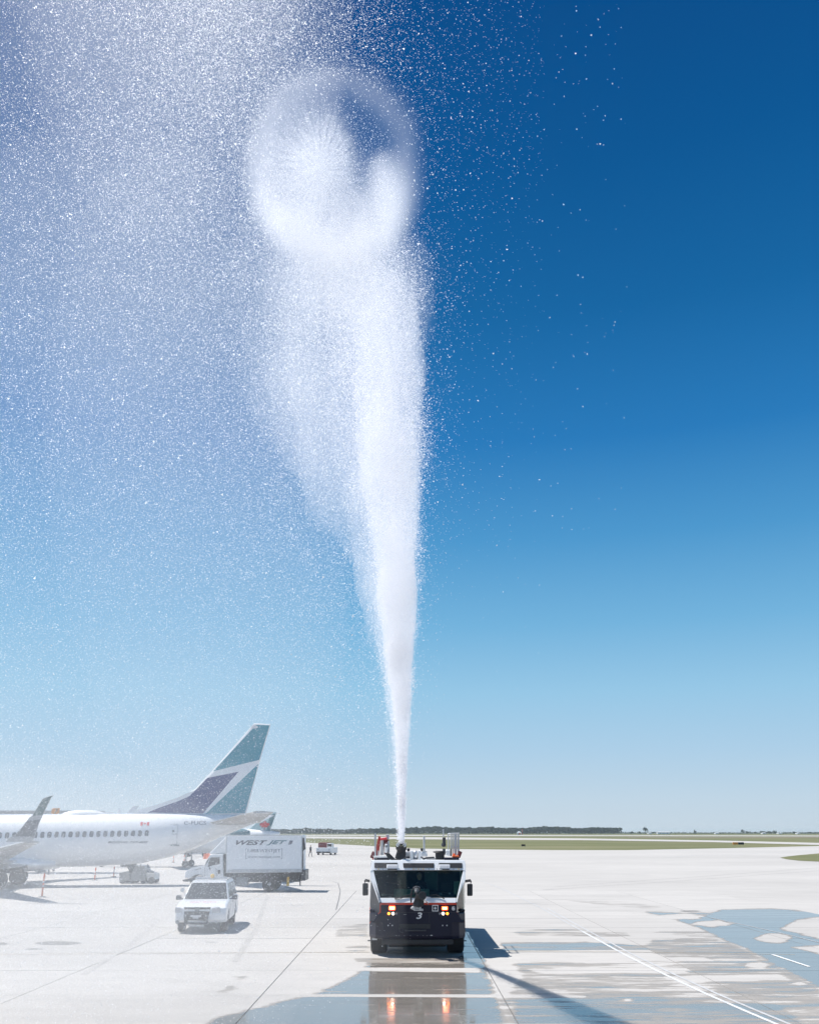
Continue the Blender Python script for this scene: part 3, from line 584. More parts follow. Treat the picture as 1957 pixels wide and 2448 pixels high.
# hose reel / red stand on the left of the deck
ft(vp([(357, 250), (378, 250), (378, 530), (357, 530)], 33.5, .05), 'ladder_rail', 'lgrey')
ft(vp([(405, 285), (430, 290), (418, 400), (412, 510), (365, 512), (372, 440)], 33.6, .15), 'red_stand', 'red', .01)
ft(MB().cyl(V(445, 500, 33.6), V(445, 310, 33.6), .055, n=12), 'cylinder', 'lgrey')
ft(MB().cyl(V(425, 320, 33.5), V(500, 310, 33.5), .04, n=10), 'hose_roll', 'canred')
ft(vp([(462, 320), (522, 325), (532, 470), (470, 500)], 33.6, .25), 'hose_roll', 'maroon', .03)
ft(MB().cyl(V(520, 340, 33.5), V(522, 480, 33.5), .03, n=8), 'pipe', 'chrome')
ft(vp([(488, 265), (526, 265), (526, 318), (488, 318)], 33.55, .15), 'work_lamp', 'lgrey', .02)
ft(vp([(475, 375), (512, 375), (512, 430), (505, 478), (475, 478)], 33.3, .2), 'hose_nozzle', 'white', .04)
ft(MB().sphere(V(492, 400, 33.28), .05, 10), 'hose_nozzle_tip', 'grey')
ft(MB().cyl(V(403, 512, 33.3), V(403, 450, 33.3), .02, n=8), 'post', 'lgrey')
for x, y in ((340, 500), (1330, 495)): ft(MB().box(V(x, y, 33.6), (.12, .2, .22), Euler((0, .4, 0)).to_matrix()), 'corner_lamp', 'maroon', .02)
for y in (560,): ft(vp([(335, 540), (350, 530), (350, 575), (335, 578)], 33.4, .2), 'red_side_trim', 'red')
# roof turret
T0 = V(655, 560, 33.0)
tr = MB().cyl(V(650, 590, 33.0), V(650, 545, 33.0), .2, .19, 16).cyl(V(648, 548, 33.0), V(660, 470, 33.0), .17, .14, 16).cyl(V(660, 480, 33.0), V(667, 412, 32.95), .13, .17, 16).box(V(690, 510, 33.0), (.16, .3, .3)).box(V(626, 520, 33.0), (.12, .25, .2)).cyl(V(625, 540, 32.9), V(640, 470, 32.9), .06, n=10).cyl(V(705, 500, 32.9), V(700, 430, 32.9), .05, n=10)
ft(tr, 'roof_turret', 'dark', .012)
ft(MB().cyl(V(667, 425, 32.95), V(664, 372, 32.8), .13, .115, 18, caps=False), 'turret_barrel', 'dark', .004)
for x, y in ((626, 385), (703, 388)): ft(MB().cyl(V(x, y, 32.9), V(x, y, 32.78), .055, .065, 14), 'turret_lamp', 'chrome', .006); ft(MB().box(V(x, y + 26, 32.95), (.13, .1, .16)), 'turret_lamp_bracket', 'dark', .01)
# central white equipment
ft(vp([(765, 455), (800, 450), (800, 552), (765, 552)], 33.6, .3), 'pump_hatch', 'white', .02)
ft(vp([(858, 450), (892, 455), (892, 552), (858, 552)], 33.6, .3), 'pump_hatch', 'white', .02)
ft(vp([(800, 462), (858, 462), (858, 552), (800, 552)], 33.75, .2), 'pump_housing', 'lgrey', .01)
ft(MB().sphere(V(828, 500, 33.75), .12, 14, (.8, .5, 1.2)), 'pump_cap', 'chrome', smooth=True)
for x0, x1, yy in ((728, 766, 425), (884, 918, 425)): ft(vp([(x0, yy), (x1, yy), (x1 - 6, yy + 35), (x0 + 6, yy + 35)], 34.0, .2), 'floodlight', 'dark', .02)
ft(vp([(712, 465), (768, 462), (768, 515), (712, 515)], 33.8, .4), 'deck_box', 'lgrey', .02)
ft(vp([(712, 517), (764, 517), (764, 543), (712, 543)], 33.5, .3), 'deck_box', 'darkm', .02)
ft(vp([(893, 470), (960, 476), (965, 520), (893, 520)], 34.0, .6), 'deck_box', 'white', .03)
ft(MB().tube([V(895, 525, 33.4), V(920, 545, 33.3), V(955, 535, 33.4), V(1040, 530, 33.5)], .03, 8), 'deck_hose', 'darkm')
ft(vp([(955, 532), (1158, 532), (1158, 558), (955, 560)], 33.6, .5), 'deck_plate', 'lgrey', .01)
ft(MB().cyl(V(926, 462, 34.5), V(926, 285, 34.5), .035, n=10).box(V(932, 466, 34.5), (.16, .16, .06)), 'mast', 'lgrey')
ft(MB().cyl(V(1147, 295, 35), V(1145, 205, 35), .022, n=8), 'antenna', 'lgrey')
ft(MB().cyl(V(1155, 405, 35), V(1155, 300, 35), .06, n=10).sphere(V(1150, 385, 35), .09, 8), 'exhaust_stack', 'darkm')
ft(vp([(1140, 430), (1172, 430), (1172, 500), (1140, 500)], 34.6, .3), 'exhaust_box', 'darkm', .02)
ft(MB().cyl(V(1102, 470, 33.7), V(1102, 458, 33.7), .24, .2, 20).cyl(V(1102, 482, 33.7), V(1102, 470, 33.7), .12, .24, 20).box(V(1106, 510, 33.7), (.3, .3, .32)), 'air_intake', 'dark', .01)
ft(vp([(1175, 445), (1225, 445), (1225, 512), (1175, 512)], 34.2, .4), 'deck_box', 'white', .03)
# interior: dash, seats, divider
d = MB().box2(tuple(V(580, 1000, 32.55)), tuple(V(985, 888, 32.9))); ft(d, 'dashboard', 'sage', .03)
ft(MB().box2(tuple(V(440, 1000, 32.6)), tuple(V(1290, 950, 32.85))), 'dashboard_base', 'interior', .03)
ft(MB().box2(tuple(V(930, 900, 33.95)), tuple(V(1080, 690, 33.98))), 'rear_cab_window', 'tealpanel')
ft(MB().box2(tuple(V(1078, 930, 33.4)), tuple(V(1088, 680, 33.5))), 'divider_post', 'darkm')
ft(MB().box2(tuple(V(1000, 1000, 32.9)), tuple(V(1260, 925, 33.1))), 'instrument_panel', 'interior', .04)
for x, y, r in ((1112, 955, .06), (1190, 975, .07), (1215, 945, .04), (1270, 975, .05), (1060, 905, .05)): ft(MB().sphere(V(x, y, 32.7), r, 10), 'dash_item', 'grey' if x != 1060 else 'darkm')
for xc in (850, 1180, 560):
    p = V(xc, 850, 33.8); ft(MB().box2((p.x - .24, 33.75, 1.06), (p.x + .24, 33.9, 2.1)).box2((p.x - .24, 33.25, 1.07), (p.x + .24, 33.74, 1.5)), 'seat', 'interior', .05)
ft(MB().tube([V(860, 900, 32.75) + Vector((.17 * math.cos(a), .08 * math.sin(a), .14 * math.sin(a))) for a in np.linspace(0, 2 * PI, 17)], .014, 6), 'steering_wheel', 'dark')

# ------------------------------------------------------------------ people
def person(root, J, R, E, clothmat, head_c, head_r, face=(0, -1, 0), skin_from=None, hands=(), z_neck=0, handpos=None):
    me = bpy.data.meshes.new('body'); me.from_pydata([Vector(p) for p in J], E, [])
    o = bpy.data.objects.new('body', me); COL.objects.link(o)
    o.modifiers.new('skin', 'SKIN'); sub = o.modifiers.new('sub', 'SUBSURF'); sub.levels = 2; sub.render_levels = 2
    for i, sv in enumerate(me.skin_vertices[0].data): sv.radius = R[i] if isinstance(R[i], tuple) else (R[i], R[i]); sv.use_root = (i == 0)
    dg = bpy.context.evaluated_depsgraph_get(); dg.update(); m2 = bpy.data.meshes.new_from_object(o.evaluated_get(dg)); bpy.data.objects.remove(o)
    bm = bmesh.new(); bm.from_mesh(m2)
    hc = Vector(head_c); f = Vector(face).normalized(); r = f.cross(Vector((0, 0, 1))).normalized()
    def ball(c, s):
        q = bmesh.ops.create_uvsphere(bm, u_segments=12, v_segments=8, radius=1.0)
        for v in q['verts']: v.co = Vector(c) + r * v.co.x * s[0] + f * v.co.y * s[1] + Vector((0, 0, 1)) * v.co.z * s[2]
    ball(hc + Vector((0, 0, -.005)), (head_r * .82, head_r * .95, head_r * 1.2))
    ball(hc + f * head_r * .55 + Vector((0, 0, -head_r * .65)), (head_r * .42, head_r * .35, head_r * .4))
    ball(hc + f * head_r * .97 + Vector((0, 0, -head_r * .12)), (head_r * .11, head_r * .2, head_r * .25))
    for sg in (-1, 1): ball(hc + r * sg * head_r * .82, (head_r * .1, head_r * .2, head_r * .28))
    bm.to_mesh(m2); bm.free(); m2.materials.clear(); m2.materials.append(clothmat); m2.materials.append(M['skin'])
    hp = [Vector(h) for h in (handpos or [])]
    for p in m2.polygons:
        p.use_smooth = True; c = p.center
        if c.z > z_neck or any((c - h).length < .13 for h in hp): p.material_index = 1
    o = bpy.data.objects.new('body', m2); COL.objects.link(o); o.parent = root; m2.name = 'body'
    hb = MB().sphere(hc + f * -head_r * .22 + Vector((0, 0, head_r * .38)), head_r * 1.0, 12, (.92, .92, 1.0)); hb.build('hair', M['hair'], root, smooth=True)
    for sg in (-1, 1): MB().sphere(hc + f * head_r * .86 + r * sg * head_r * .34 + Vector((0, 0, head_r * .06)), head_r * .12, 8).build('eye', M['dark'], root)
    MB().box(hc + f * head_r * .9 + Vector((0, 0, -head_r * .52)), (head_r * .5, head_r * .1, head_r * .1)).build('mouth', M['maroon'], root)
    return root
def hand(J, R, E, wrist, p, d, side):                # palm + five fingers as chains
    p = Vector(p); d = Vector(d).normalized(); side = Vector(side).normalized(); k = len(J); J.append(p + d * .06); R.append((.036, .018)); E.append((wrist, k))
    for i, (o_, ln) in enumerate(((-.03, .075), (-.01, .085), (.01, .08), (.03, .065))):
        a = p + d * .1 + side * o_; n = len(J); J += [a, a + d * ln * .55 + Vector((0, 0, -.015)), a + d * ln * .8 + Vector((0, 0, -.045))]; R += [.010, .009, .008]; E += [(k, n), (n, n + 1), (n + 1, n + 2)]
    n = len(J); J += [p + d * .05 - side * .05, p + d * .09 - side * .07]; R += [.011, .009]; E += [(k, n), (n, n + 1)]
hd = V(872, 752, 33.45); dx, dz = hd.x, hd.z
D0 = Vector((dx, 33.5, 0)); DR = thing('person', 'person in dark uniform sitting at the wheel inside the fire truck cab', 'person', (dx, 33.5, 1.5))
sz = dz - .68 - 1.5                                   # pelvis height relative to root
J = [Vector((0, .05, sz)), Vector((0, .06, sz + .22)), Vector((0, .05, sz + .42)), Vector((0, .02, sz + .54)), Vector((0, 0, sz + .62))]
R = [(.17, .13), (.15, .11), (.18, .12), (.06, .06), (.055, .055)]; E = [(0, 1), (1, 2), (2, 3), (3, 4)]
HP = []
for sg in (-1, 1):
    n = len(J); J += [Vector((sg * .2, .04, sz + .46)), Vector((sg * .27, -.14, sz + .2)), Vector((sg * .15, -.38, sz + .22))]; R += [.065, .05, .033]; E += [(2, n), (n, n + 1), (n + 1, n + 2)]
    hand(J, R, E, n + 2, J[n + 2], (-sg * .2, -1, .1), (1, 0, 0)); HP.append(J[n + 2] + Vector((0, -.1, 0)))
    n = len(J); J += [Vector((sg * .1, -.02, sz)), Vector((sg * .14, -.44, sz + .04)), Vector((sg * .14, -.5, sz - .38)), Vector((sg * .14, -.64, sz - .42))]; R += [.1, .075, .05, .04]; E += [(0, n), (n, n + 1), (n + 1, n + 2), (n + 2, n + 3)]
person(DR, J, R, E, M['uniform'], (0, -.03, sz + .70), .095, (0.25, -1, -.05), z_neck=sz + .575, handpos=HP)
wg = gnd(741.5, 2049); WR = thing('person', 'person in dark clothes walking far off beside the white service cart', 'person', (wg.x, wg.y, 0), .9)
J = [Vector((0, 0, .95)), Vector((0, 0, 1.15)), Vector((0, -.02, 1.38)), Vector((0, -.02, 1.5)), Vector((0, -.03, 1.58))]; R = [(.15, .11), (.13, .1), (.17, .11), .06, .055]; E = [(0, 1), (1, 2), (2, 3), (3, 4)]; HP = []
for sg in (-1, 1):
    n = len(J); J += [Vector((sg * .2, 0, 1.42)), Vector((sg * .25, sg * .08, 1.15)), Vector((sg * .24, sg * .12 - .08, .9))]; R += [.06, .045, .03]; E += [(2, n), (n, n + 1), (n + 1, n + 2)]
    hand(J, R, E, n + 2, J[n + 2], (0, -.1, -1), (0, 1, 0)); HP.append(J[n + 2] + Vector((0, 0, -.1)))
    n = len(J); J += [Vector((sg * .09, 0, .9)), Vector((sg * .1, -sg * .14 - .03, .5)), Vector((sg * .1, -sg * .26 + .03, .1)), Vector((sg * .1, -sg * .26 - .15, .045))]; R += [.09, .065, .045, .04]; E += [(0, n), (n, n + 1), (n + 1, n + 2), (n + 2, n + 3)]
person(WR, J, R, E, M['uniform'], (0, -.04, 1.66), .095, (0, -1, 0), z_neck=1.535, handpos=HP)

# ------------------------------------------------------------------ white SUV
SV = thing('patrol_suv', 'white airport patrol SUV with amber roof light parked facing the camera', 'SUV', (-8.42, 41.7, 0), math.radians(5))
SM = Matrix.Translation(SV.location) @ Matrix.Rotation(math.radians(5), 4, 'Z')
def SF(zx, zy, y=-2.6): return local_hit(SM, 405 + zx / 10.14, 2090 + zy / 10.14, 1, y)
def sv(mb, name, m, bevel=0.0, smooth=False, parent=None): return mb.build(name, M[m], parent or SV, bevel, smooth)
def xp(yz, x0, x1): return MB().prism([(x0, a, b) for a, b in yz], (x1 - x0, 0, 0))
# lower body with wheel openings
def arch(yc, r, n=9): return [(yc + r * math.cos(a), .40 + r * math.sin(a)) for a in np.linspace(PI, 0, n)]
prof = [(-2.50, .40)] + arch(-1.62, .47) + arch(1.45, .47) + [(2.45, .42), (2.56, .7), (2.52, 1.15), (-1.30, 1.17), (-1.9, 1.14), (-2.4, 1.04), (-2.56, .92), (-2.60, .70), (-2.58, .50)]
rings = []
for x, sh in ((-.99, .05), (-.90, 0), (.90, 0), (.99, .05)):
    rings.append([Vector((x, a * (1 - sh * .25 * (abs(a) > 2.3)), b - sh * (b > 1))) for a, b in prof])
sv(MB().loft(rings), 'body', 'white', .03)
sv(MB().box2((-.88, -2.3, .38), (.88, 2.3, .75)), 'underbody', 'dark')
# greenhouse
gb = [(-.93, -1.32, 1.13), (.93, -1.32, 1.13), (.93, 2.48, 1.13), (-.93, 2.48, 1.13)]; gt = [(-.73, -.52, 1.80), (.73, -.52, 1.80), (.74, 2.2, 1.80), (-.74, 2.2, 1.80)]
sv(MB().loft([[Vector(p) for p in gb], [Vector(p) for p in gt]]), 'cabin', 'white', .05)
sv(MB().box2((-.70, -.45, 1.795), (.70, 2.15, 1.84)), 'roof', 'white', .04)
def lerp(a, b, t): return Vector(a).lerp(Vector(b), t)
def face(A, B, C, D, u0, u1, v0, v1, v2=None, v3=None):  # A,B bottom; C,D top (C over B)
    def P(u, v): return lerp(lerp(A, B, u), lerp(D, C, u), v)
    return [P(u0, v0), P(u1, v0), P(u1, v1), P(u0, v1)]
q = face(gb[0], gb[1], gt[1], gt[0], .03, .97, .06, .93); n = Vector((0, -.64, .76)) * .012
sv(MB().prism([p + n for p in q], -n * 1.5), 'windshield', 'glassdark', .0)
for sx in (1, -1):
    A, B = (Vector((sx * .93, -1.32, 1.13)), Vector((sx * .93, 2.48, 1.13))); C, D = (Vector((sx * .74, 2.2, 1.80)), Vector((sx * .73, -.52, 1.80)))
    nn = Vector((sx * .96, 0, .27)) * .012
    for u0, u1 in ((.10, .35), (.38, .62), (.65, .93)):
        q = face(A, B, C, D, u0, u1, .12, .88); q[0] = q[0] + (Vector((0, .0, 0)) if u0 > .2 else Vector((0, -.12, 0)))
        sv(MB().prism([p + nn for p in q], -nn * 1.5), 'side_window', 'glassdark')
    for y in (-1.1, .02, 1.12): sv(MB().box((sx * .992, y, .85), (.008, .012, .6)), 'door_seam', 'grey')
    for y in (-.15, .95): sv(MB().box((sx * 1.0, y, 1.02), (.03, .16, .035)), 'door_handle', 'dark', .008)
    sv(MB().tube([(sx * .72, -.3, 1.87), (sx * .72, 2.0, 1.87)], .018, 6), 'roof_rail', 'dark')
    sv(MB().box((sx * 1.13, -1.02, 1.22), (.22, .1, .17)).box((sx * .98, -1.0, 1.17), (.12, .05, .05)), 'mirror', 'darkm', .03)
q = face(gb[2], gb[3], gt[3], gt[2], .08, .92, .15, .9); sv(MB().prism([p + Vector((0, .012, 0)) for p in q], (0, -.02, 0)), 'rear_window', 'glassdark')
for y in (-1.62, 1.45):
    for sx in (1, -1):
        w = MB().loft([[Vector((sx * (x_), y + r * math.cos(2 * PI * k / 24), .395 + r * math.sin(2 * PI * k / 24))) for k in range(24)] for x_, r in ((.70, .25), (.70, .37), (.73, .395), (.93, .395), (.96, .37), (.965, .25))])
        o = sv(w, 'wheel', 'rubber'); sv(MB().cyl((sx * .955, y, .395), (sx * .90, y, .395), .25, .2, 18), 'rim', 'chrome')
# front details
def sfp(pts, y, th, name, m, bevel=.0): return sv(MB().prism([SF(a, b, y) for a, b in pts], (0, th, 0)), name, m, bevel)
sfp([(140, 800), (290, 818), (308, 950), (130, 940)], -2.60, .12, 'headlight', 'lens', .02)
sfp([(1045, 815), (1215, 800), (1250, 940), (1010, 950)], -2.60, .12, 'headlight', 'lens', .02)
sfp([(350, 808), (1000, 808), (985, 862), (365, 862)], -2.585, .08, 'upper_grille', 'dark', .01)
sfp([(340, 866), (975, 866), (970, 908), (345, 908)], -2.63, .08, 'grille_bar', 'white', .015)
sfp([(355, 912), (975, 912), (930, 1120), (350, 1240)], -2.60, .06, 'lower_grille', 'dark', .01)
sfp([(610, 845), (735, 845), (715, 925), (620, 925)], -2.65, .04, 'grille_emblem', 'grey', .01)
pb = MB()
for pts in ([(370, 990), (375, 1210)], [(905, 985), (915, 1215)], [(370, 995), (905, 990)], [(375, 1200), (915, 1205)], [(450, 1100), (840, 1100)]): pb.tube([SF(a, b, -2.76) for a, b in pts], .035, 8)
for a, b in ((385, 1100), (905, 1100)): pb.cyl(SF(a, b, -2.76), SF(a, b, -2.76) + Vector((0, .2, 0)), .03, n=8)
sv(pb, 'push_bar', 'dark')
sfp([(500, 1000), (772, 1000), (760, 1045), (515, 1045)], -2.80, .05, 'grille_light', 'white', .01)
sfp([(560, 1050), (700, 1050), (700, 1095), (560, 1095)], -2.78, .04, 'licence_plate', 'silver', .004)
sfp([(440, 1125), (835, 1135), (830, 1285), (440, 1275)], -2.74, .06, 'bumper_plate', 'lgrey', .02)
for a in (385, 885): sfp([(a - 15, 990), (a + 15, 990), (a + 10, 1040), (a - 18, 1040)], -2.80, .03, 'strobe_light', 'lens', .01)
c = SF(188, 1168, -2.60); sv(MB().cyl(c, c + Vector((0, .05, 0)), .07, n=16), 'fog_light', 'grey')
c = SF(1130, 1160, -2.60); sv(MB().cyl(c, c + Vector((0, .05, 0)), .05, n=16), 'fog_light', 'lgrey')
c = Vector((-1.0, -1.0, 1.5)); sv(MB().cyl(c, c + Vector((0, -.09, 0)), .085, n=16).cyl(c, c + Vector((.12, .03, -.2)), .015, n=6), 'spotlight', 'chrome', .01)
sv(MB().box((0, .2, 1.885), (1.34, .30, .05)), 'light_bar', 'chrome', .02); sv(MB().box((0, .2, 1.93), (1.30, .26, .05)), 'light_bar_lens', 'lens', .02)
sv(MB().sphere((0.05, .1, 1.99), .09, 12), 'amber_beacon', 'yellow', smooth=True)
def hood(p): return Vector((p.x, p.y, 1.145 - (max(0, -1.9 - p.y)) * .2 + .012))
for i, wd in enumerate([]): pass
lettering('hood_letters', 'AIRPORT FIRE RESCUE', (0, -2.12, 1.14), 1.05, .11, M['canred'], SV, uz=(0, 1, 0), warp=lambda p: Vector((p.x, p.y, 1.155 - max(0, -1.9 - p.y) * .2 + .004)))

# ------------------------------------------------------------------ box truck
BT = thing('box_truck', 'white catering box truck parked behind the white SUV', 'box truck', (-12.5, 66.6, 0))
BM_ = Matrix.Translation(BT.location); NY = -1.2
def B(zx, zy, y=NY): return local_hit(BM_, 430 + zx / 5.561, 1980 + zy / 5.561, 1, y)
def bt(mb, name, m, bevel=0.0, smooth=False): return mb.build(name, M[m], BT, bevel, smooth)
def bp_(pts, y, th): return MB().prism([B(a, b, y) for a, b in pts], (0, th, 0))
bt(bp_([(618, 100), (1625, 92), (1618, 588), (612, 600)], NY, 2.4), 'cargo_box', 'boxwhite', .03)
bt(bp_([(640, 552), (1612, 545), (1612, 586), (620, 596)], NY - .02, .03), 'lower_rail', 'lgrey', .005)
for x0, x1, y0_, y1_ in ((616, 1626, 92, 102),): bt(bp_([(x0, y0_), (x1, y0_ - 4), (x1, y1_ - 4), (x0, y1_)], NY - .025, .03), 'upper_rail', 'lgrey', .005)
for x in (618, 1618): bt(bp_([(x - 4, 104), (x + 4, 104), (x + 2, 585), (x - 6, 592)], NY - .02, .03), 'corner_post', 'lgrey', .005)
bt(bp_([(385, 345), (612, 112), (612, 345)], NY + .25, 1.9), 'roof_fairing', 'white', .06)
bt(bp_([(590, 350), (596, 640), (575, 645), (575, 350)], NY + .12, 2.1), 'cab_gap_shade', 'dark')  # dark solid standing in for the shade between cab and cargo box
bt(bp_([(400, 352), (578, 352), (578, 662), (330, 662), (312, 600), (318, 505), (352, 430)], NY + .1, 2.2), 'cab', 'white', .05)
bt(bp_([(62, 665), (72, 590), (100, 560), (160, 530), (322, 500), (330, 660), (318, 672), (300, 640), (262, 622), (210, 622), (165, 650), (140, 668)], NY + .25, 1.9), 'hood', 'white', .05)
bt(bp_([(196, 555), (285, 532), (280, 545), (200, 562)], NY + .24, .02), 'hood_vent', 'grey')
bt(bp_([(365, 510), (400, 405), (420, 392), (528, 388), (528, 480), (440, 495), (385, 516)], NY + .085, .03), 'door_window', 'glassdark', .005)
bt(bp_([(330, 500), (352, 445), (390, 395), (398, 400), (362, 470), (340, 505)], NY + .10, 2.1), 'windshield', 'glassdark', .005)
bt(bp_([(570, 355), (580, 355), (584, 655), (574, 655)], NY + .085, .03), 'door_seam', 'grey')
bt(bp_([(330, 505), (334, 505), (334, 655), (330, 655)], NY + .085, .03), 'door_seam', 'grey')
bt(bp_([(505, 560), (535, 560), (535, 610), (505, 610)], NY + .05, .05), 'door_vent', 'dark', .01)
bt(bp_([(470, 520), (505, 570), (500, 640), (480, 645)], NY + .088, .02), 'cab_step_panel', 'lgrey')
bt(bp_([(385, 525), (405, 525), (405, 555), (385, 555)], NY - .15, .1), 'mirror', 'darkm', .02)
bt(bp_([(30, 690), (150, 672), (330, 668), (600, 660), (600, 720), (330, 725), (40, 712)], NY + .3, 1.8), 'front_chassis', 'dark', .03)
bt(bp_([(600, 598), (1612, 590), (1605, 705), (1380, 720), (760, 720), (600, 660)], NY + .35, 1.6), 'chassis', 'dark', .02)
bt(bp_([(745, 655), (900, 655), (895, 770), (760, 770)], NY + .12, .6), 'fuel_tank', 'grey', .05)
bt(bp_([(690, 640), (742, 650), (745, 760), (700, 745)], NY + .2, .5), 'battery_box', 'darkm', .02)
c = B(362, 372, 0); bt(MB().cyl(c + Vector((0, -.6, -.18)), c + Vector((0, -.6, .16)), .13, .11, 12).cyl(c + Vector((0, .6, -.18)), c + Vector((0, .6, .16)), .13, .11, 12), 'roof_beacon', 'orange')
for zx in (230, 1190):
    for y in (NY + .08, 1.2 - .36):
        c = B(zx, 760, NY + .1); r = .50
        w = MB().loft([[Vector((c.x + rr * math.cos(2 * PI * k / 26), y + a, .50 + rr * math.sin(2 * PI * k / 26))) for k in range(26)] for a, rr in ((0, .30), (0, .44), (.04, .5), (.26, .5), (.30, .44), (.3, .3))]); bt(w, 'wheel', 'rubber')
        bt(MB().cyl((c.x, y + .02, .5), (c.x, y + .12, .5), .31, .22, 22), 'rim', 'white'); bt(MB().cyl((c.x, y + .04, .5), (c.x, y - .02, .5), .15, .1, 14), 'hub', 'grey')
bt(bp_([(1425, 650), (1452, 650), (1450, 770), (1415, 775)], NY + .25, .06), 'mud_flap', 'yellow')
bt(bp_([(1380, 700), (1590, 700), (1590, 715), (1380, 720)], NY + .3, 1.6), 'rear_bumper', 'darkm')
bt(bp_([(1626, 130), (1650, 130), (1672, 280), (1640, 300), (1640, 560), (1626, 560)], NY + .2, .1), 'liftgate_arm', 'darkm', .01)
bt(bp_([(1615, 560), (1668, 560), (1665, 700), (1618, 705)], NY + .15, 2.1), 'liftgate_platform', 'darkm', .01)
bt(bp_([(1590, 700), (1604, 700), (1604, 765), (1590, 765)], NY + .3, .06), 'support_leg', 'darkm')
def bl(nm, s, x0, x1, y0_, y1_, m, sh=0, bold=0):
    a, b = B(x0, y1_, NY - .012), B(x1, y0_, NY - .012); lettering(nm, s, ((a.x + b.x) / 2, NY - .012, (a.z + b.z) / 2), b.x - a.x, b.z - a.z, M[m], BT, shear=sh, bold=bold)
bl('company_letters', 'WEST', 745, 1165, 164, 226, 'letter', .4, .03); bl('company_letters', 'JET', 1150, 1425, 164, 232, 'letterteal', .4, .03)
c = B(1470, 192, NY - .012); bt(MB().prism([(c.x - .16, c.y, c.z - .14), (c.x + .06, c.y, c.z - .12), (c.x + .17, c.y, c.z + .12), (c.x - .05, c.y, c.z + .12)], (0, -.003, 0)), 'company_emblem', 'lettergrey')
bl('phone_number_letters', '1.888.WESTJET', 900, 1338, 280, 336, 'lettergrey'); bl('web_address_letters', 'www.westjet.com', 900, 1335, 368, 408, 'lettergrey')
for x, s in ((875, 1), (1357, -1)):
    bt(bp_([(x - 3, 272), (x + 3, 272), (x + 3, 412), (x - 3, 412)], NY - .004, .004), 'printed_bracket', 'lettergrey')
    for y in (272, 407): bt(bp_([(x, y), (x + s * 16, y), (x + s * 16, y + 5), (x, y + 5)], NY - .006, .004), 'printed_bracket', 'lettergrey')

# ------------------------------------------------------------------ airliner
PHI = math.radians(8.0); gx = (14 + 55) / 2 - CX
AL = thing('airliner', 'white passenger jet with teal and navy tail fin parked behind the box truck', 'airliner', (gx * 67.9 / FPX, 72.0, 0), PHI)
AM = Matrix.Translation(AL.location) @ Matrix.Rotation(PHI, 4, 'Z')
def A(px, py, y=0.0): return local_hit(AM, px, py, 1, y)
def al(mb, name, m, bevel=0.0, smooth=False, parent=None, label=None):
    o = mb.build(name, M[m], parent or AL, bevel, smooth)
    if label: o['label'] = label
    return o
def z1(zx, zy): return zx / 2.463, 1680 + zy / 2.463
def z3(zx, zy): return zx / 4.31, 1860 + zy / 4.31
def z7(zx, zy): return 300 + zx / 4.31, 1700 + zy / 4.31
tops = [A(*p) for p in ((0, 1947.5), (150, 1946.5), (330, 1945), (430, 1945), (500, 1946), (560, 1948))]
bots = [A(*p) for p in ((0, 2074), (100, 2074), (203, 2073), (325, 2067), (406, 2050), (459, 2033), (512, 2008))]
tx = [p.x for p in tops]; tz = [p.z for p in tops]; bx = [p.x for p in bots]; bz = [p.z for p in bots]
ztop0 = tz[0]; zbot0 = bz[0]; xe = tops[-1].x + 1.6
tx += [xe]; tz += [tz[-1] - .28]; bx += [xe]; bz += [tz[-1] - .35]
tx = [-20, -18.5, -16.5, -13.5] + tx; tz = [zbot0 + 1.5, zbot0 + 2.5, ztop0 - .7, ztop0] + tz
bx = [-20, -18.5, -16.5, -13.5] + bx; bz = [zbot0 + 1.4, zbot0 + .7, zbot0 + .2, zbot0] + bz
def fus(x):
    t = float(np.interp(x, tx, tz)); b = float(np.interp(x, bx, bz)); h = (t - b) / 2
    ry = min(1.88, max(.05, h * (.94 if h > 1.6 else .86)))
    return (t + b) / 2, h, ry
xsn = [-20, -19.6, -19, -18, -17, -16, -14.5, -13] + list(np.arange(-11, xe, .9)) + [xe]
rings = []
for x in xsn:
    cz, h, ry = fus(x); rings.append([Vector((x, -ry * math.cos(a), cz + h * math.sin(a))) for a in np.linspace(0, 2 * PI, 41)[:-1]])
al(MB().loft(rings), 'fuselage', 'fus', smooth=True)
def fy(x, z, o=.012):
    cz, h, ry = fus(x); s = max(-.98, min(.98, (z - cz) / h)); return -(ry * math.sqrt(1 - s * s) + o)
def onf(p, o=.014): return Vector((p.x, fy(p.x, p.z, o), p.z))
def Af(px, py): 
    p = A(px, py, -1.85)
    for _ in range(4): p = A(px, py, fy(p.x, p.z, 0))
    return p
# cabin windows
c0 = Af(*z3(437, 588)); c1 = Af(*z3(1512, 571)); pitch = (c1 - c0) / 15
for k in list(range(-6, 16)):
    c = c0 + pitch * k; w, h = .15, .21; pts = []
    for i in range(12):
        a = 2 * PI * i / 12; pts.append(onf(Vector((c.x + w * (abs(math.cos(a)) ** .55) * math.copysign(1, math.cos(a)), 0, c.z + h * (abs(math.sin(a)) ** .55) * math.copysign(1, math.sin(a)))), .006))
    f = MB().prism(pts, (0, -.008, 0)).build('cabin_window', M['letter'], AL)
for k in range(-22, -6):
    c = c0 + pitch * k; f = MB().prism([onf(Vector((c.x + a, 0, c.z + b)), .006) for a, b in ((-.14, -.2), (.14, -.2), (.14, .2), (-.14, .2))], (0, -.008, 0)).build('cabin_window', M['letter'], AL)
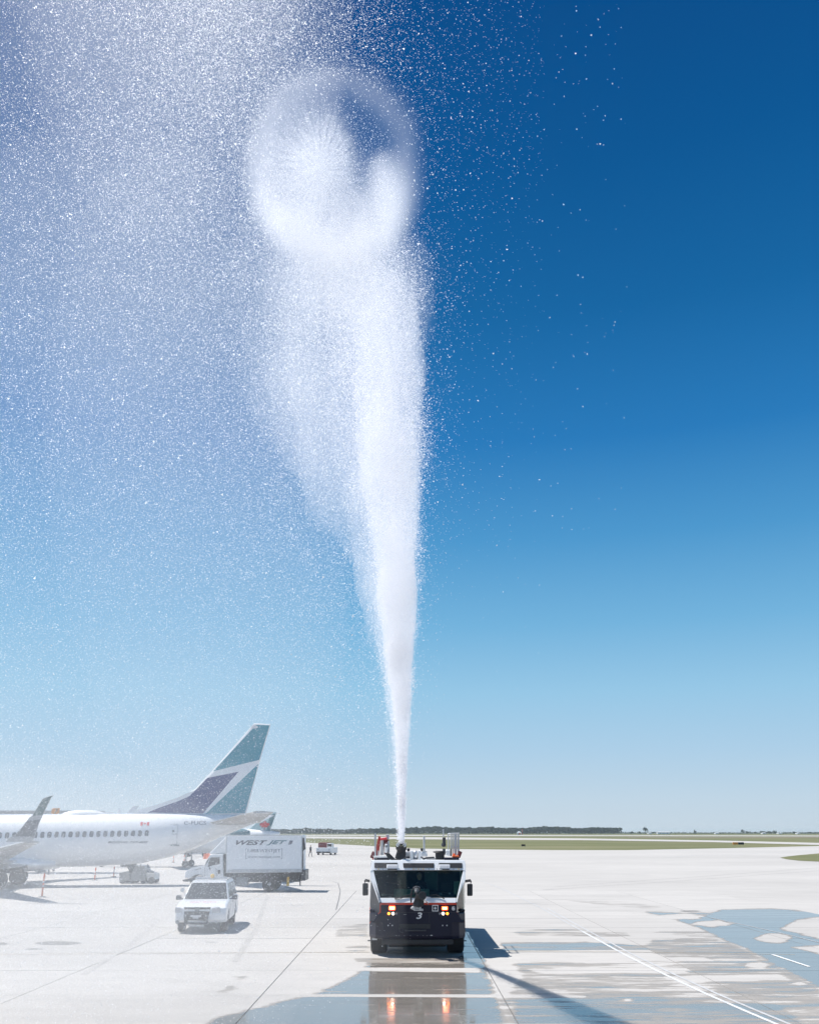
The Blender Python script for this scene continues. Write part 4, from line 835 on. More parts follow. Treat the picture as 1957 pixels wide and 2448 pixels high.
# door and outlines
d0, d1 = Af(*z1(988, 715)), Af(*z1(1042, 838))
def frame_rect(x0, x1, za, zb, t, nm, m):
    for (xa, xb, zc, zd_) in ((x0, x1, za, za + t), (x0, x1, zb - t, zb), (x0, x0 + t, za + t, zb - t), (x1 - t, x1, za + t, zb - t)):
        n_ = 6; P = [onf(Vector((xa + (xb - xa) * i / n_, 0, zc)), .004) for i in range(n_ + 1)] if (xb - xa) > (zd_ - zc) else [onf(Vector((xa, 0, zc + (zd_ - zc) * i / n_)), .004) for i in range(n_ + 1)]
        Q = [onf(Vector((p.x, 0, zd_)), .004) for p in P] if (xb - xa) > (zd_ - zc) else [onf(Vector((xb, 0, p.z)), .004) for p in P]
        mb = MB()
        for i in range(n_): mb.prism([P[i], P[i + 1], Q[i + 1], Q[i]], (0, -.006, 0))
        mb.build(nm, M[m], AL)
frame_rect(d0.x, d1.x, d1.z, d0.z, .045, 'door_outline', 'lgrey')
c = Af(*z1(1020, 757)); al(MB().cyl(onf(c), onf(c) + Vector((0, -.02, 0)), .09, n=12), 'door_window', 'grey')
c = Af(*z1(1016, 841)); al(MB().box(onf(c, .02), (1.0, .02, .09)), 'door_sill', 'grey')
c = Af(*z1(1022, 775)); al(MB().box(onf(c, .01), (.55, .02, .06)), 'door_handle', 'lgrey')
# lettering and flag on the fuselage
def fl(nm, s, a, b, m, sh=0, bold=0):
    pa, pb = Af(*a), Af(*b); lettering(nm, s, ((pa.x + pb.x) / 2, 0, (pa.z + pb.z) / 2), pb.x - pa.x, abs(pa.z - pb.z), m, AL, shear=sh, bold=bold, warp=lambda p: onf(p, .02))
fl('type_letters', 'BOEING 737-800', z3(1108, 676), z3(1522, 653), M['letter'], .35, .02)
fl('registration_letters', 'C-FUCS', z1(1082, 720), z1(1215, 697), M['lettergrey'], 0, .01)
pa, pb = Af(*z3(1443, 492)), Af(*z3(1540, 456)); wz = pb.x - pa.x
for x0, x1 in ((0, .27), (.73, 1)):
    al(MB().prism([onf(Vector((pa.x + wz * u, 0, z)), .012) for u, z in ((x0, pa.z), (x1, pa.z), (x1, pb.z), (x0, pb.z))], (0, -.005, 0)), 'flag_bar', 'canred')
cc = (pa + pb) / 2; me = bpy.data.meshes.new('flag_leaf'); me.from_pydata([onf(Vector((cc.x + a * wz * .17, 0, cc.z + b * wz * .17)), .018) for a, b in LEAF], [], [tuple(range(len(LEAF)))]); mesh_obj('flag_leaf', me, M['canred'], AL)
# fin with livery
def F7(x, y, yl): return A(*z7(x, y), yl)
fin = [(1325, 126), (1497, 137), (1440, 330), (1385, 515), (1240, 1070), (700, 1090), (60, 1075), (100, 1050), (330, 990), (550, 915), (650, 865), (720, 800), (820, 690), (870, 640)]
def finplate(pts, half, nm, m, th=.004):
    for s in (-1, 1):
        P = [F7(x, y, 0) for x, y in pts]; zt_ = F7(1325, 126, 0).z; zb_ = F7(700, 1090, 0).z
        Q = [Vector((p.x, s * (half * (1 - .45 * (p.z - zb_) / (zt_ - zb_)) ), p.z)) for p in P]
        al(MB().prism(Q, (0, s * th, 0)), nm, m)
P = [F7(x, y, 0) for x, y in fin]; zt_ = F7(1325, 126, 0).z; zb_ = F7(700, 1090, 0).z
cx_, cz_ = sum(p.x for p in P) / len(P), sum(p.z for p in P) / len(P)
def hw(p): return .17 * (1 - .45 * (p.z - zb_) / (zt_ - zb_))
mid = []
for i, p in enumerate(P):
    a = P[i - 1]; b = P[(i + 1) % len(P)]; t = (b - a).normalized(); nrm = Vector((t.z, 0, -t.x)); c = Vector((cx_, 0, cz_)); 
    if nrm.dot(c - p) < 0: nrm = -nrm
    mid.append(p + nrm * (.17 if 0.5 < i < 13.5 else .1))
fr = MB().loft([[Vector((p.x, -hw(p), p.z)) for p in mid], [Vector((p.x, -.03, p.z)) for p in P], [Vector((p.x, .03, p.z)) for p in P], [Vector((p.x, hw(p), p.z)) for p in mid]])
al(fr, 'tail_fin', 'fus')
o = -.004
finplate([(1345, 146), (1483, 150), (1378, 505), (905, 622)], .171, 'fin_teal_panel', 'teal')
finplate([(842, 692), (1163, 629), (800, 1058), (230, 1048), (340, 1002), (560, 925), (660, 878), (735, 805)], .171, 'fin_navy_panel', 'nlivery')
finplate([(1370, 545), (1345, 640), (1230, 1052), (826, 1062)], .171, 'fin_teal_panel', 'teal')
c = F7(1328, 166, -.115); al(MB().prism([(c.x + .3 * math.cos(a), -.14, c.z + .13 * math.sin(a)) for a in np.linspace(0, 2 * PI, 13)[:-1]], (0, -.01, 0)), 'fin_badge', 'silver')
# tailplanes
sroot = A(*z7(880, 1170), -.8); stip = A(655, 1942, -7.1)
rz = sroot.z + .1
for s in (-1, 1):
    root = [Vector((sroot.x - .3, s * .5, rz)), Vector((sroot.x + 3.6, s * .5, rz))]; tip = [Vector((stip.x - 1.5, s * 7.1, stip.z)), Vector((stip.x, s * 7.1, stip.z))]
    def sec(a, b, t): L_ = b - a; return [a, a + L_ * .15 + Vector((0, 0, t)), a + L_ * .45 + Vector((0, 0, t * 1.1)), b + Vector((0, 0, .01)), a + L_ * .45 - Vector((0, 0, t)), a + L_ * .15 - Vector((0, 0, t))]
    al(MB().loft([sec(*root, .16), sec(*tip, .07)]), 'tailplane', 'wing_grey')
# wings, winglets, flap fairings
wtip_y = -16.8
wt = A(62, 2012, wtip_y); wt_te = A(88, 2012, wtip_y)
for s in (-1, 1):
    stn = [(0.0, -7.5, 1.6, 1.35, .45), (1.9, -6.6, .9, 1.4, .42), (6.5, -2.6, 1.25, 1.85, .24), (16.6, wt.x - .2, wt_te.x + .15, wt.z - .05, .10)]
    rg = []
    for y, xl, xt, zz, t in stn:
        a, b = Vector((xl, s * y, zz)), Vector((xt, s * y, zz)); L_ = b - a
        rg.append([a, a + L_ * .12 + Vector((0, 0, t * .8)), a + L_ * .4 + Vector((0, 0, t)), b + Vector((0, 0, .02)), a + L_ * .5 - Vector((0, 0, t * .6)), a + L_ * .15 - Vector((0, 0, t * .6))])
    al(MB().loft(rg), 'wing', 'wing_grey')
    for y, x in ((4.2, .9), (7.4, .9), (10.6, 1.0)):
        zz = 1.35 + (y / 16.6) * (wt.z - 1.4); x2 = x + (y / 16.6) * .6
        al(MB().loft([[Vector((x2 + dx_, s * (y + r * .5 * math.cos(a)), zz - .25 + r * math.sin(a))) for a in np.linspace(0, 2 * PI, 9)[:-1]] for dx_, r in ((-2.6, .05), (-1.6, .24), (-.4, .26), (1.1, .04))]), 'flap_fairing', 'wing_grey', smooth=True)
    if s == -1:
        OL = [(562, 181), (528, 198), (500, 262), (480, 300), (437, 388), (400, 470), (378, 540), (355, 615), (320, 660), (60, 660), (80, 625), (150, 590), (215, 520), (300, 410), (330, 388), (395, 285), (440, 214), (500, 190)]
        WPTS = [A(*z3(x, y), wtip_y - .2) for x, y in OL]
        al(MB().prism(WPTS, (0, .10, 0)), 'winglet', 'wing_grey', .02)
        for pts, m in (([(545, 188), (520, 205), (494, 262), (474, 300), (434, 380), (335, 392), (398, 290), (442, 222), (500, 198)], 'dteal'), ([(415, 432), (393, 475), (370, 540), (348, 606), (130, 604), (160, 590), (222, 522), (285, 440)], 'letter')):
            al(MB().prism([A(*z3(x, y), wtip_y - .203) for x, y in pts], (0, -.006, 0)), 'winglet_panel', m)
    else:
        FW_ = [A(*z3(x, y), 16.8) for x, y in [(1440, 285), (1410, 320), (1385, 362), (1360, 420), (1300, 420), (1312, 362), (1340, 325), (1365, 295), (1410, 288)]]
        dxs = wt.x - FW_[4].x
        al(MB().prism([Vector((p.x + 0 * dxs, 16.9, p.z)) for p in FW_], (0, -.1, 0)), 'winglet', 'fus', .02)
# roof dome and antennas
c = A(*z3(865, 368)); al(MB().sphere((c.x, 0, ztop0 - .12), 1.0, 20, (1.75, .55, .48)), 'antenna_dome', 'fus', smooth=True)
for zx, hh, ww in ((1105, .18, 1.1), (1224, .42, .3)): c = A(*z3(zx, 372)); al(MB().prism([(c.x - ww / 2, -.03, c.z - .1), (c.x + ww / 2, -.03, c.z - .1), (c.x + ww / 2 - .05, -.03, c.z + hh - .05), (c.x - ww / 5, -.03, c.z + hh - .05)], (0, .06, 0)), 'antenna', 'fus', .01)
for zx in (370, 548):
    c = A(*z3(zx, 925), 0); al(MB().prism([(c.x - .15, -.02, c.z + .15), (c.x + .15, -.02, c.z + .15), (c.x + .12, -.02, c.z - .25), (c.x, -.02, c.z - .3)], (0, .04, 0)), 'belly_antenna', 'grey')
# engines (left of frame) and gear
for s in (-1, 1):
    al(MB().loft([[Vector((x, s * 4.9 + r * math.cos(a), 1.45 + r * .95 * math.sin(a))) for a in np.linspace(0, 2 * PI, 21)[:-1]] for x, r in ((-8.6, .85), (-8.2, 1.0), (-6.5, 1.05), (-4.8, .8), (-4.2, .55))]), 'engine', 'fus', smooth=True)
    yy = s * 2.86
    for dy in (-.43, .43):
        w = MB().loft([[Vector((r * math.cos(2 * PI * k / 26), yy + dy + a, .565 + r * math.sin(2 * PI * k / 26))) for k in range(26)] for a, r in ((-.18, .28), (-.18, .48), (-.14, .565), (.14, .565), (.18, .48), (.18, .28))])
        al(w, 'wheel', 'rubber'); al(MB().cyl((0, yy + dy - .17, .565), (0, yy + dy + .17, .565), .27, n=18), 'hub', 'grey')
    al(MB().cyl((0, yy, .565), (.0, yy - s * .4, 2.2), .11, n=12).cyl((.0, yy, .9), (-.7, yy - s * .2, 1.9), .06, n=8).cyl((0, yy - .6, .565), (0, yy + .6, .565), .08), 'gear_strut', 'grey')
    al(MB().box((-.1, yy - s * .1, 1.35), (1.3, .08, .7)), 'gear_door', 'darkm', .02)
al(MB().box((-.4, 0, 1.38), (4.2, 5.2, .35)).box((.6, -1.6, 1.2), (1.5, .4, .4)), 'wheel_well', 'dark', .05)
for dy in (-.25, .25): al(MB().cyl((-15.6, dy - .1, .35), (-15.6, dy + .1, .35), .35, n=20), 'nose_wheel', 'rubber')
al(MB().cyl((-15.6, 0, .35), (-15.4, 0, zbot0 + .3), .08), 'nose_gear_strut', 'grey')
al(MB().loft([[Vector((x, .0 + 2.15 * math.cos(a) * k, 1.55 + .55 * math.sin(a) * k)) for a in np.linspace(0, 2 * PI, 25)[:-1]] for x, k in ((-9, .6), (-7, 1), (1.2, 1), (3.4, .62))]), 'wing_fairing', 'fus', smooth=True)

# ------------------------------------------------------------------ small things on the apron
def at(px, py, z=0.0): return gnd(px, py, z)
def post(px, py, top, label, grp='orange delineator posts on the apron'):
    g = at(px, py); h = H - math.hypot(g.x * 0, g.y) * 0; p = hit(px, top, (0, g.y, 0), (0, 1, 0)); h = max(.8, p.z)
    t = thing('delineator_post', label, 'delineator post', (g.x, g.y, 0), 0, grp)
    MB().cyl((0, 0, 0), (0, 0, .05), .26, .2, 14).build('base', M['dark'], t)
    MB().cyl((0, 0, .05), (0, 0, h * .72), .055, .05, 10).build('tube', M['orange'], t)
    for a in (.42, .6): MB().cyl((0, 0, h * a), (0, 0, h * a + .1), .058, n=10).build('reflective_band', M['white'], t)
    MB().cyl((0, 0, h * .72), (0, 0, h * .86), .03, .07, 10).cyl((0, 0, h * .86), (0, 0, h), .07, .03, 10).build('handle', M['orange'], t)
    return t
post(99.8, 2146, 2088, 'tall orange post on black base in front of the airliner main wheels')
post(226, 2105, 2074, 'orange post under the airliner belly nearer the wheels'); post(271.5, 2097, 2072, 'orange post under the airliner belly nearer the belt loader')
post(414, 2063, 2050, 'faint orange post standing alone behind the white SUV and box truck cab'); post(440, 2060, 2049, 'faint orange post closest to the box truck nose')

def L3(G, zx, zy, y): return local_hit(G, *z3(zx, zy), 1, y)
g = at(328, 2112); BL = thing('belt_loader', 'grey belt loader with raised conveyor parked under the airliner tail', 'belt loader', (g.x, g.y, 0)); G = Matrix.Translation(BL.location)
def lp(pts, y, th, nm, m, bv=.02): return MB().prism([L3(G, a, b, y) for a, b in pts], (0, th, 0)).build(nm, M[m], BL, bv)
lp([(1228, 975), (1300, 965), (1330, 1000), (1345, 1065), (1228, 1060)], -.8, 1.6, 'front_body', 'grey', .05)
lp([(1345, 1000), (1400, 900), (1480, 905), (1500, 960), (1500, 1062), (1345, 1065)], -.8, 1.6, 'engine_cover', 'grey', .04)
lp([(1510, 980), (1590, 985), (1595, 1050), (1510, 1055)], -.75, 1.5, 'rear_body', 'lgrey', .04)
lp([(1235, 900), (1330, 885), (1600, 985), (1598, 1000), (1320, 915), (1240, 915)], -.45, .9, 'conveyor', 'darkm', .02)
lp([(1300, 905), (1370, 890), (1395, 970), (1360, 1000), (1330, 960)], -.5, 1.0, 'lift_frame', 'dark', .02)
for zx in (1262, 1360, 1478, 1560):
    c = L3(G, zx, 1075, -.7)
    for y in (-.78, .58): MB().cyl((c.x, y, .24), (c.x, y + .2, .24), .24, n=16).build('wheel', M['rubber'], BL)
for x in (1390, 1450, 1520): a = L3(G, x, 900, -.78); MB().cyl((a.x, -.78, .9), (a.x, -.78, a.z + .1), .025, n=6).build('guard_rail', M['darkm'], BL)

g = at(781, 2044); CT = thing('service_cart', 'white airport service vehicle with rust red load beyond the box truck', 'service cart', (g.x, g.y, 0), -.15)
MB().box((0, 0, .75), (2.7, 5, .9)).build('body', M['white'], CT, .06); MB().box((.85, -1, 1.55), (.9, 1.6, .75)).build('cab', M['white'], CT, .1)
MB().box((.85, -1.82, 1.6), (.75, .05, .45)).build('windshield', M['glassdark'], CT); MB().box((-.45, .2, 1.6), (1.6, 3.4, .85)).build('load', M['maroon'], CT, .1)
for x in (-1.1, 1.1):
    for y in (-1.7, 1.7): MB().cyl((x - .12, y, .33), (x + .12, y, .33), .33, n=14).build('wheel', M['rubber'], CT)
MB().box((0, -2.52, .45), (2.5, .06, .22)).build('bumper', M['dark'], CT)
for x in (-1, 1): MB().cyl((x, -2.5, .85), (x, -2.56, .85), .12, n=12).build('headlight', M['lens'], CT)

# orange stand number sign behind the fuselage
Y7 = 92; a = hit(123, 1947.5, (0, Y7, 0), (0, 1, 0)); b = hit(142.5, 1934, (0, Y7, 0), (0, 1, 0))
t = thing('gate_sign', 'orange gate sign with black number 7 showing above the airliner roof', 'sign', ((a.x + b.x) / 2, Y7, 0))
wd, zc = b.x - a.x, (a.z + b.z) / 2
MB().box((0, 0, zc), (wd, .25, b.z - a.z + .1)).build('sign_panel', M['signorange'], t, .03); MB().cyl((0, .1, 0), (0, .1, zc - .3), .1, n=10).build('pole', M['grey'], t)
lettering('sign_number', '7', (0.1, -.135, zc + .02), .35, .5, M['dark'], t)
# passenger bridge behind the airliner, only its roof shows
t = thing('passenger_bridge', 'pale grey passenger bridge whose flat roof shows above the airliner front', 'jet bridge', (-39, 96, 0))
MB().box((0, 0, 4.2), (16, 2.8, 2.9)).build('tunnel', M['lgrey'], t, .1); MB().box((0, 0, 5.7), (16.3, 3, .12)).build('roof', M['lgrey'], t)
MB().cyl((3, 0, 0), (3, 0, 2.8), .45, n=16).cyl((-6, 0, 0), (-6, 0, 2.8), .45, n=16).build('support_column', M['grey'], t)
t = thing('light_mast', 'grey floodlight head on a mast at the picture edge above the airliner', 'light mast', (-40.8, 92, 0))
MB().cyl((0, 0, 0), (0, 0, 5.9), .14, n=10).build('pole', M['grey'], t); MB().box((0, 0, 6.35), (.9, .5, .9)).build('lamp_head', M['grey'], t, .1)

# second jet behind, seen at its tail
Y8 = 112.0
def Q(px, py, y=0.0): return hit(px, py, (0, Y8 + y, 0), (0, 1, 0)) - Vector((-18, Y8, 0))
RJ = thing('regional_jet', 'white regional jet with red leaf on its pale tail behind the box truck', 'airliner', (-18, Y8, 0))
def rj(mb, nm, m, sm=False, bv=0): return mb.build(nm, M[m], RJ, bv, sm)
fc = Q(560, 2010); rz_ = fc.z
rj(MB().loft([[Vector((Q(px, 2000).x, r * math.cos(a), rz_ + dz_ + r * math.sin(a))) for a in np.linspace(0, 2 * PI, 25)[:-1]] for px, r, dz_ in ((210, .1, -.3), (240, .8, -.1), (290, 1.34, 0), (520, 1.34, 0), (590, 1.1, .2), (650, .45, .6), (668, .15, .75))]), 'fuselage', 'fus', True)
q7 = lambda x, y, yy=0.0: Q(*z7(x, y), yy)
rj(MB().prism([q7(x, y, -.12) for x, y in [(1180, 1285), (1290, 1205), (1400, 1105), (1545, 1040), (1548, 1062), (1500, 1200), (1470, 1290)]], (0, .24, 0)), 'tail_fin', 'icefin', False, .03)
rj(MB().prism([q7(x, y, -.14) for x, y in [(1490, 1075), (1545, 1060), (1500, 1200), (1474, 1275), (1440, 1275)]], (0, .01, 0)), 'fin_edge_panel', 'letterteal')
c = q7(1432, 1185, -.17); sc_ = .62; me = bpy.data.meshes.new('leaf_emblem'); me.from_pydata([(c.x + a * sc_ * 1.05, c.y, c.z + b * sc_) for a, b in LEAF], [], [tuple(range(len(LEAF)))]); mesh_obj('leaf_emblem', me, M['canred'], RJ)
zz = q7(1440, 1060).z
for s in (-1, 1): rj(MB().prism([Vector((q7(1325, 1080).x, 0, zz - .05)), Vector((q7(1500, 1050).x, 0, zz)), Vector((q7(1560, 1040).x, s * 3.1, zz + .05)), Vector((q7(1500, 1050).x, s * 3.1, zz + .05))], (0, 0, .08)), 'tailplane', 'fus')
for s in (-1, 1): rj(MB().loft([[Vector((q7(px, 1190).x, s * 1.9 + r * math.cos(a), rz_ + .75 + r * math.sin(a))) for a in np.linspace(0, 2 * PI, 17)[:-1]] for px, r in ((1080, .45), (1120, .6), (1240, .55), (1310, .32))]), 'engine', 'letterteal' if s < 0 else 'fus', True)
for s in (-1, 1): rj(MB().prism([Vector((Q(400, 2000).x, s * 1, rz_ - .9)), Vector((Q(470, 2000).x, s * 1, rz_ - .9)), Vector((Q(480, 2000).x, s * 9, rz_ - .5)), Vector((Q(458, 2000).x, s * 9, rz_ - .5))], (0, 0, .12)), 'wing', 'wing_grey')
for px in (455, 250):
    for s in ((-1, 1) if px == 455 else (0,)): rj(MB().cyl((Q(px, 2000).x, s * 1.5 - .15, .36), (Q(px, 2000).x, s * 1.5 + .15, .36), .36, n=16), 'wheel', 'rubber'); rj(MB().cyl((Q(px, 2000).x, s * 1.5, .36), (Q(px, 2000).x, s * 1.3, rz_ - .8), .08), 'gear_strut', 'grey')
for a, b in ((477, 482), (486, 489)): rj(MB().box2(tuple(Q(a, 2020, -1.36)), tuple(Q(b, 1998, -1.33))), 'door_frame', 'grey')
rj(MB().box2(tuple(Q(520, 1996, -1.30)), tuple(Q(532, 1993.5, -1.27))), 'printed_label', 'letter')
for k in range(14): rj(MB().box2(tuple(Q(300 + k * 12, 2003, -1.36)), tuple(Q(304 + k * 12, 1998, -1.33))), 'cabin_window', 'letter')
g = at(470, 2049); TG = thing('tow_tractor', 'low pale tow tractor with dark wheels behind the airliner tail', 'tow tractor', (g.x, g.y, 0))
MB().box((0, 0, .65), (4.2, 1.9, .55)).build('body', M['lgrey'], TG, .08); MB().box((1.1, 0, 1.2), (1.2, 1.5, .6)).build('cab', M['lgrey'], TG, .08); MB().box((1.1, -.77, 1.25), (.8, .03, .35)).build('window', M['glassdark'], TG)
for x in (-1.4, 1.4):
    for y in (-.85, .85): MB().cyl((x, y - .12, .38), (x, y + .12, .38), .38, n=16).build('wheel', M['rubber'], TG)
MB().cyl((-2.1, 0, .5), (-4.0, 0, .4), .07).build('tow_bar', M['dark'], TG)

# ------------------------------------------------------------------ far field
def fb(px0, px1, py0, py1, Y): a = hit(px0, py1, (0, Y, 0), (0, 1, 0)); b = hit(px1, py0, (0, Y, 0), (0, 1, 0)); return a, b
for (x0, x1, ya, yb_, lab, parts) in ((1246, 1255, 2020, 2025.5, 'small black airfield sign on the grass beyond the fire truck', [(0, 1, 'dark')]), (1751.5, 1777, 2015, 2021.5, 'orange and black taxiway sign at the far grass edge', [(0, .46, 'signorange'), (.5, 1, 'dark')])):
    g = at((x0 + x1) / 2, yb_ + .3); a, b = fb(x0, x1, ya, yb_, g.y); w = b.x - a.x; h = b.z + .1
    t = thing('airfield_sign', lab, 'sign', (a.x, g.y, 0))
    for u0, u1, m in parts: MB().box2((w * u0, -.15, .25), (w * u1, .15, h)).build('sign_panel', M[m], t, .02)
    for u in (.1, .9): MB().cyl((w * u, 0, 0), (w * u, 0, .3), .04, n=8).build('leg', M['grey'], t)
Y9 = 1500; a, b = fb(1235, 1245.5, 1987.5, 1996, Y9); w = b.x - a.x; t = thing('radar_hut', 'tiny white hut with orange stripe and thin mast before the tree line', 'hut', ((a.x + b.x) / 2, Y9, 0))
MB().loft([[Vector((sx * w / 2 * k, sy * 2 * k, z)) for sx, sy in ((-1, -1), (1, -1), (1, 1), (-1, 1))] for k, z in ((1, 0), (1, b.z * .5), (.35, b.z))]).build('hut_body', M['white'], t); MB().box((w * .1, -2.05, b.z * .3), (w * .4, .1, b.z * .4)).build('door', M['orange'], t); MB().cyl((w * .75, 0, 0), (w * .75, 0, b.z * 1.7), .3, n=6).build('mast', M['canred'], t)
for x0, x1, ya, lab, h_ in ((1570, 1598.5, 1988.2, 'long low white building on the horizon', 1), (1548, 1556, 1991, 'tiny white shed beside the round horizon tree', 1), (1708, 1716, 1990.5, 'small white house on the horizon right of the long white building', 1), (1820, 1828, 1990.5, 'small white house between the horizon trees', 1), (1858, 1866, 1991, 'small pale farm house among bushes near the edge', 1), (1903, 1909, 1991, 'rightmost tiny white house on the horizon', 1)):
    Y = 2000; a, b = fb(x0, x1, ya, 1994.5, Y); w = b.x - a.x; h = b.z; t = thing('far_building', lab, 'building', ((a.x + b.x) / 2, Y, 0), 0, 'buildings along the horizon')
    MB().box((0, 0, h * .35), (w, 12, h * .7)).build('wall', M['white'], t); MB().prism([(-w / 2 - .3, -6.4, h * .702), (w / 2 + .3, -6.4, h * .702), (w / 2 - w * .04, 0, h), (-w / 2 + w * .04, 0, h)], (0, .4, 0)).prism([(-w / 2 - .3, 6.4, h * .702), (w / 2 + .3, 6.4, h * .702), (w / 2 - w * .04, .3, h), (-w / 2 + w * .04, .3, h)], (0, -.4, 0)).build('roof', M['lgrey'], t)
    for k in range(3): MB().box(((k - 1) * w * .3, -6.02, h * .35), (w * .08, .06, h * .25)).build('window', M['grey'], t)

def leafcloud(n, fn, size):
    V = np.zeros((n * 4, 3)); c = fn(n); u = rng.normal(size=(n, 3)); u /= np.linalg.norm(u, axis=1)[:, None]; w = np.cross(u, rng.normal(size=(n, 3))); w /= np.linalg.norm(w, axis=1)[:, None]
    s = size * rng.uniform(.5, 1.3, n)[:, None]
    V[0::4] = c + u * s; V[1::4] = c + w * s; V[2::4] = c - u * s; V[3::4] = c - w * s
    me = bpy.data.meshes.new('leaves'); me.vertices.add(n * 4); me.vertices.foreach_set('co', V.astype(np.float32).ravel())
    me.loops.add(n * 4); me.loops.foreach_set('vertex_index', np.arange(n * 4, dtype=np.int32)); me.polygons.add(n); me.polygons.foreach_set('loop_start', np.arange(0, n * 4, 4, dtype=np.int32)); me.update(calc_edges=True); return me
YT = 2300.0; pxm = FPX / (YT * math.cos(TH)); xl = (600 - CX) / pxm; xr = (1487 - CX) / pxm
def treefn(n):
    x = rng.uniform(xl, xr, n); t = (x - xl) / (xr - xl)
    top = 8.5 + 5.5 * smooth(.0, .62, t) + 2.2 * np.sin(x * .031) * np.sin(x * .013 + 1) + 1.6 * np.sin(x * .17) * np.sin(x * .071) + .8 * np.sin(x * .45)
    top = top - 2.0 * (x > xr - 130); y = YT + rng.uniform(0, 1, n) ** 2 * 120
    z = top * np.sqrt(rng.uniform(0.0, 1, n)); return np.stack([x, y, z], 1)
o = mesh_obj('woodland', leafcloud(34000, treefn, 1.7), M['leaf']); tag(o, 'long dark green belt of trees along the horizon', 'woodland', kind='stuff')
def bushfn(n):
    x = rng.uniform(-1100, 1500, n); y = rng.uniform(2500, 2700, n); top = 1.5 + 2.0 * np.abs(np.sin(x * .021) * np.sin(x * .0073 + .4)) + np.abs(np.sin(x * .11)); return np.stack([x, y, top * rng.uniform(0, 1, n)], 1)
o = mesh_obj('far_scrub', leafcloud(9000, bushfn, 1.6), M['leaf2']); tag(o, 'low hazy scrub along the far horizon', 'scrub', kind='stuff')
def tree(px, ya, wpx, Y, lab, grp='single trees on the horizon'):
    p = hit(px, ya, (0, Y, 0), (0, 1, 0)); h = p.z; r = wpx / (FPX / (Y * math.cos(TH))) / 2
    t = thing('tree', lab, 'tree', (p.x, Y, 0), 0, grp); MB().cyl((0, 0, 0), (0, 0, h * .5), h * .05, h * .02, 8).cyl((0, 0, h * .35), (r * .4, 0, h * .65), h * .02, h * .01, 6).build('trunk', M['bark'], t)
    K = [(rng.normal(size=3) * [r * .42, r * .4, h * .13] + [0, 0, h * .62]) for _ in range(7)]
    def fn(n): k = np.array(K)[rng.integers(0, 7, n)]; q = rng.normal(size=(n, 3)); q /= np.linalg.norm(q, axis=1)[:, None]; return k + q * np.array([r * .5, r * .5, h * .24]) * rng.uniform(.4, 1, n)[:, None] ** .5
    mesh_obj('crown', leafcloud(320, fn, max(.5, r * .12)), M['leaf'], t)
for px, ya, w, lab in ((1541, 1977.5, 13, 'round dark tree standing alone right of the tree belt'), (1509, 1988, 8, 'low bush next to the end of the tree belt'), (1528, 1987, 10, 'small bush touching the round lone tree'), (1660, 1984, 6, 'small narrow tree between the white buildings'), (1772, 1983.5, 9, 'leafy tree above the orange and black sign'),
                       (1785, 1987, 12, 'low bush just right of the leafy tree'), (1803, 1989, 8, 'small shrub left of the horizon farm'), (1822, 1987.5, 16, 'wide tree clump beside the farm house'), (1850, 1986, 9, 'tall end tree of the farm clump'), (1838, 1988, 12, 'round bush inside the farm clump'), (1900, 1989, 12, 'bush beside the rightmost tiny house'), (1935, 1989.5, 8, 'last small tree at the picture edge')):
    tree(px, ya, w, 2050, lab)

# ------------------------------------------------------------------ water arc and falling spray: real droplets in the air
YS, ZS = 32.8, 3.30
def arc_z(s): return ZS + .62 * s - .0085 * s * s
s_tab = np.linspace(0, 27, 300); _, py_tab = project(np.stack([0 * s_tab, YS - s_tab, arc_z(s_tab)], 1))
def depth_at(py): return np.interp(-py, -py_tab, YS - s_tab)      # how far out the arc is at a given height in view
def vnoise(x, y, sx, sy, seed):
    r = np.random.default_rng(seed); G = r.random((64, 64)); X = x / sx; Y_ = y / sy; i = np.floor(X).astype(int); j = np.floor(Y_).astype(int); u = X - i; v = Y_ - j; u = u * u * (3 - 2 * u); v = v * v * (3 - 2 * v)
    g = lambda a, b: G[a % 64, b % 64]; return (g(i, j) * (1 - u) + g(i + 1, j) * u) * (1 - v) + (g(i, j + 1) * (1 - u) + g(i + 1, j + 1) * u) * v
def fbm(x, y, s, seed, ar=1.0): return sum(vnoise(x, y, s * ar / 2 ** k, s / 2 ** k, seed + k) * .5 ** k for k in range(4)) / 1.875
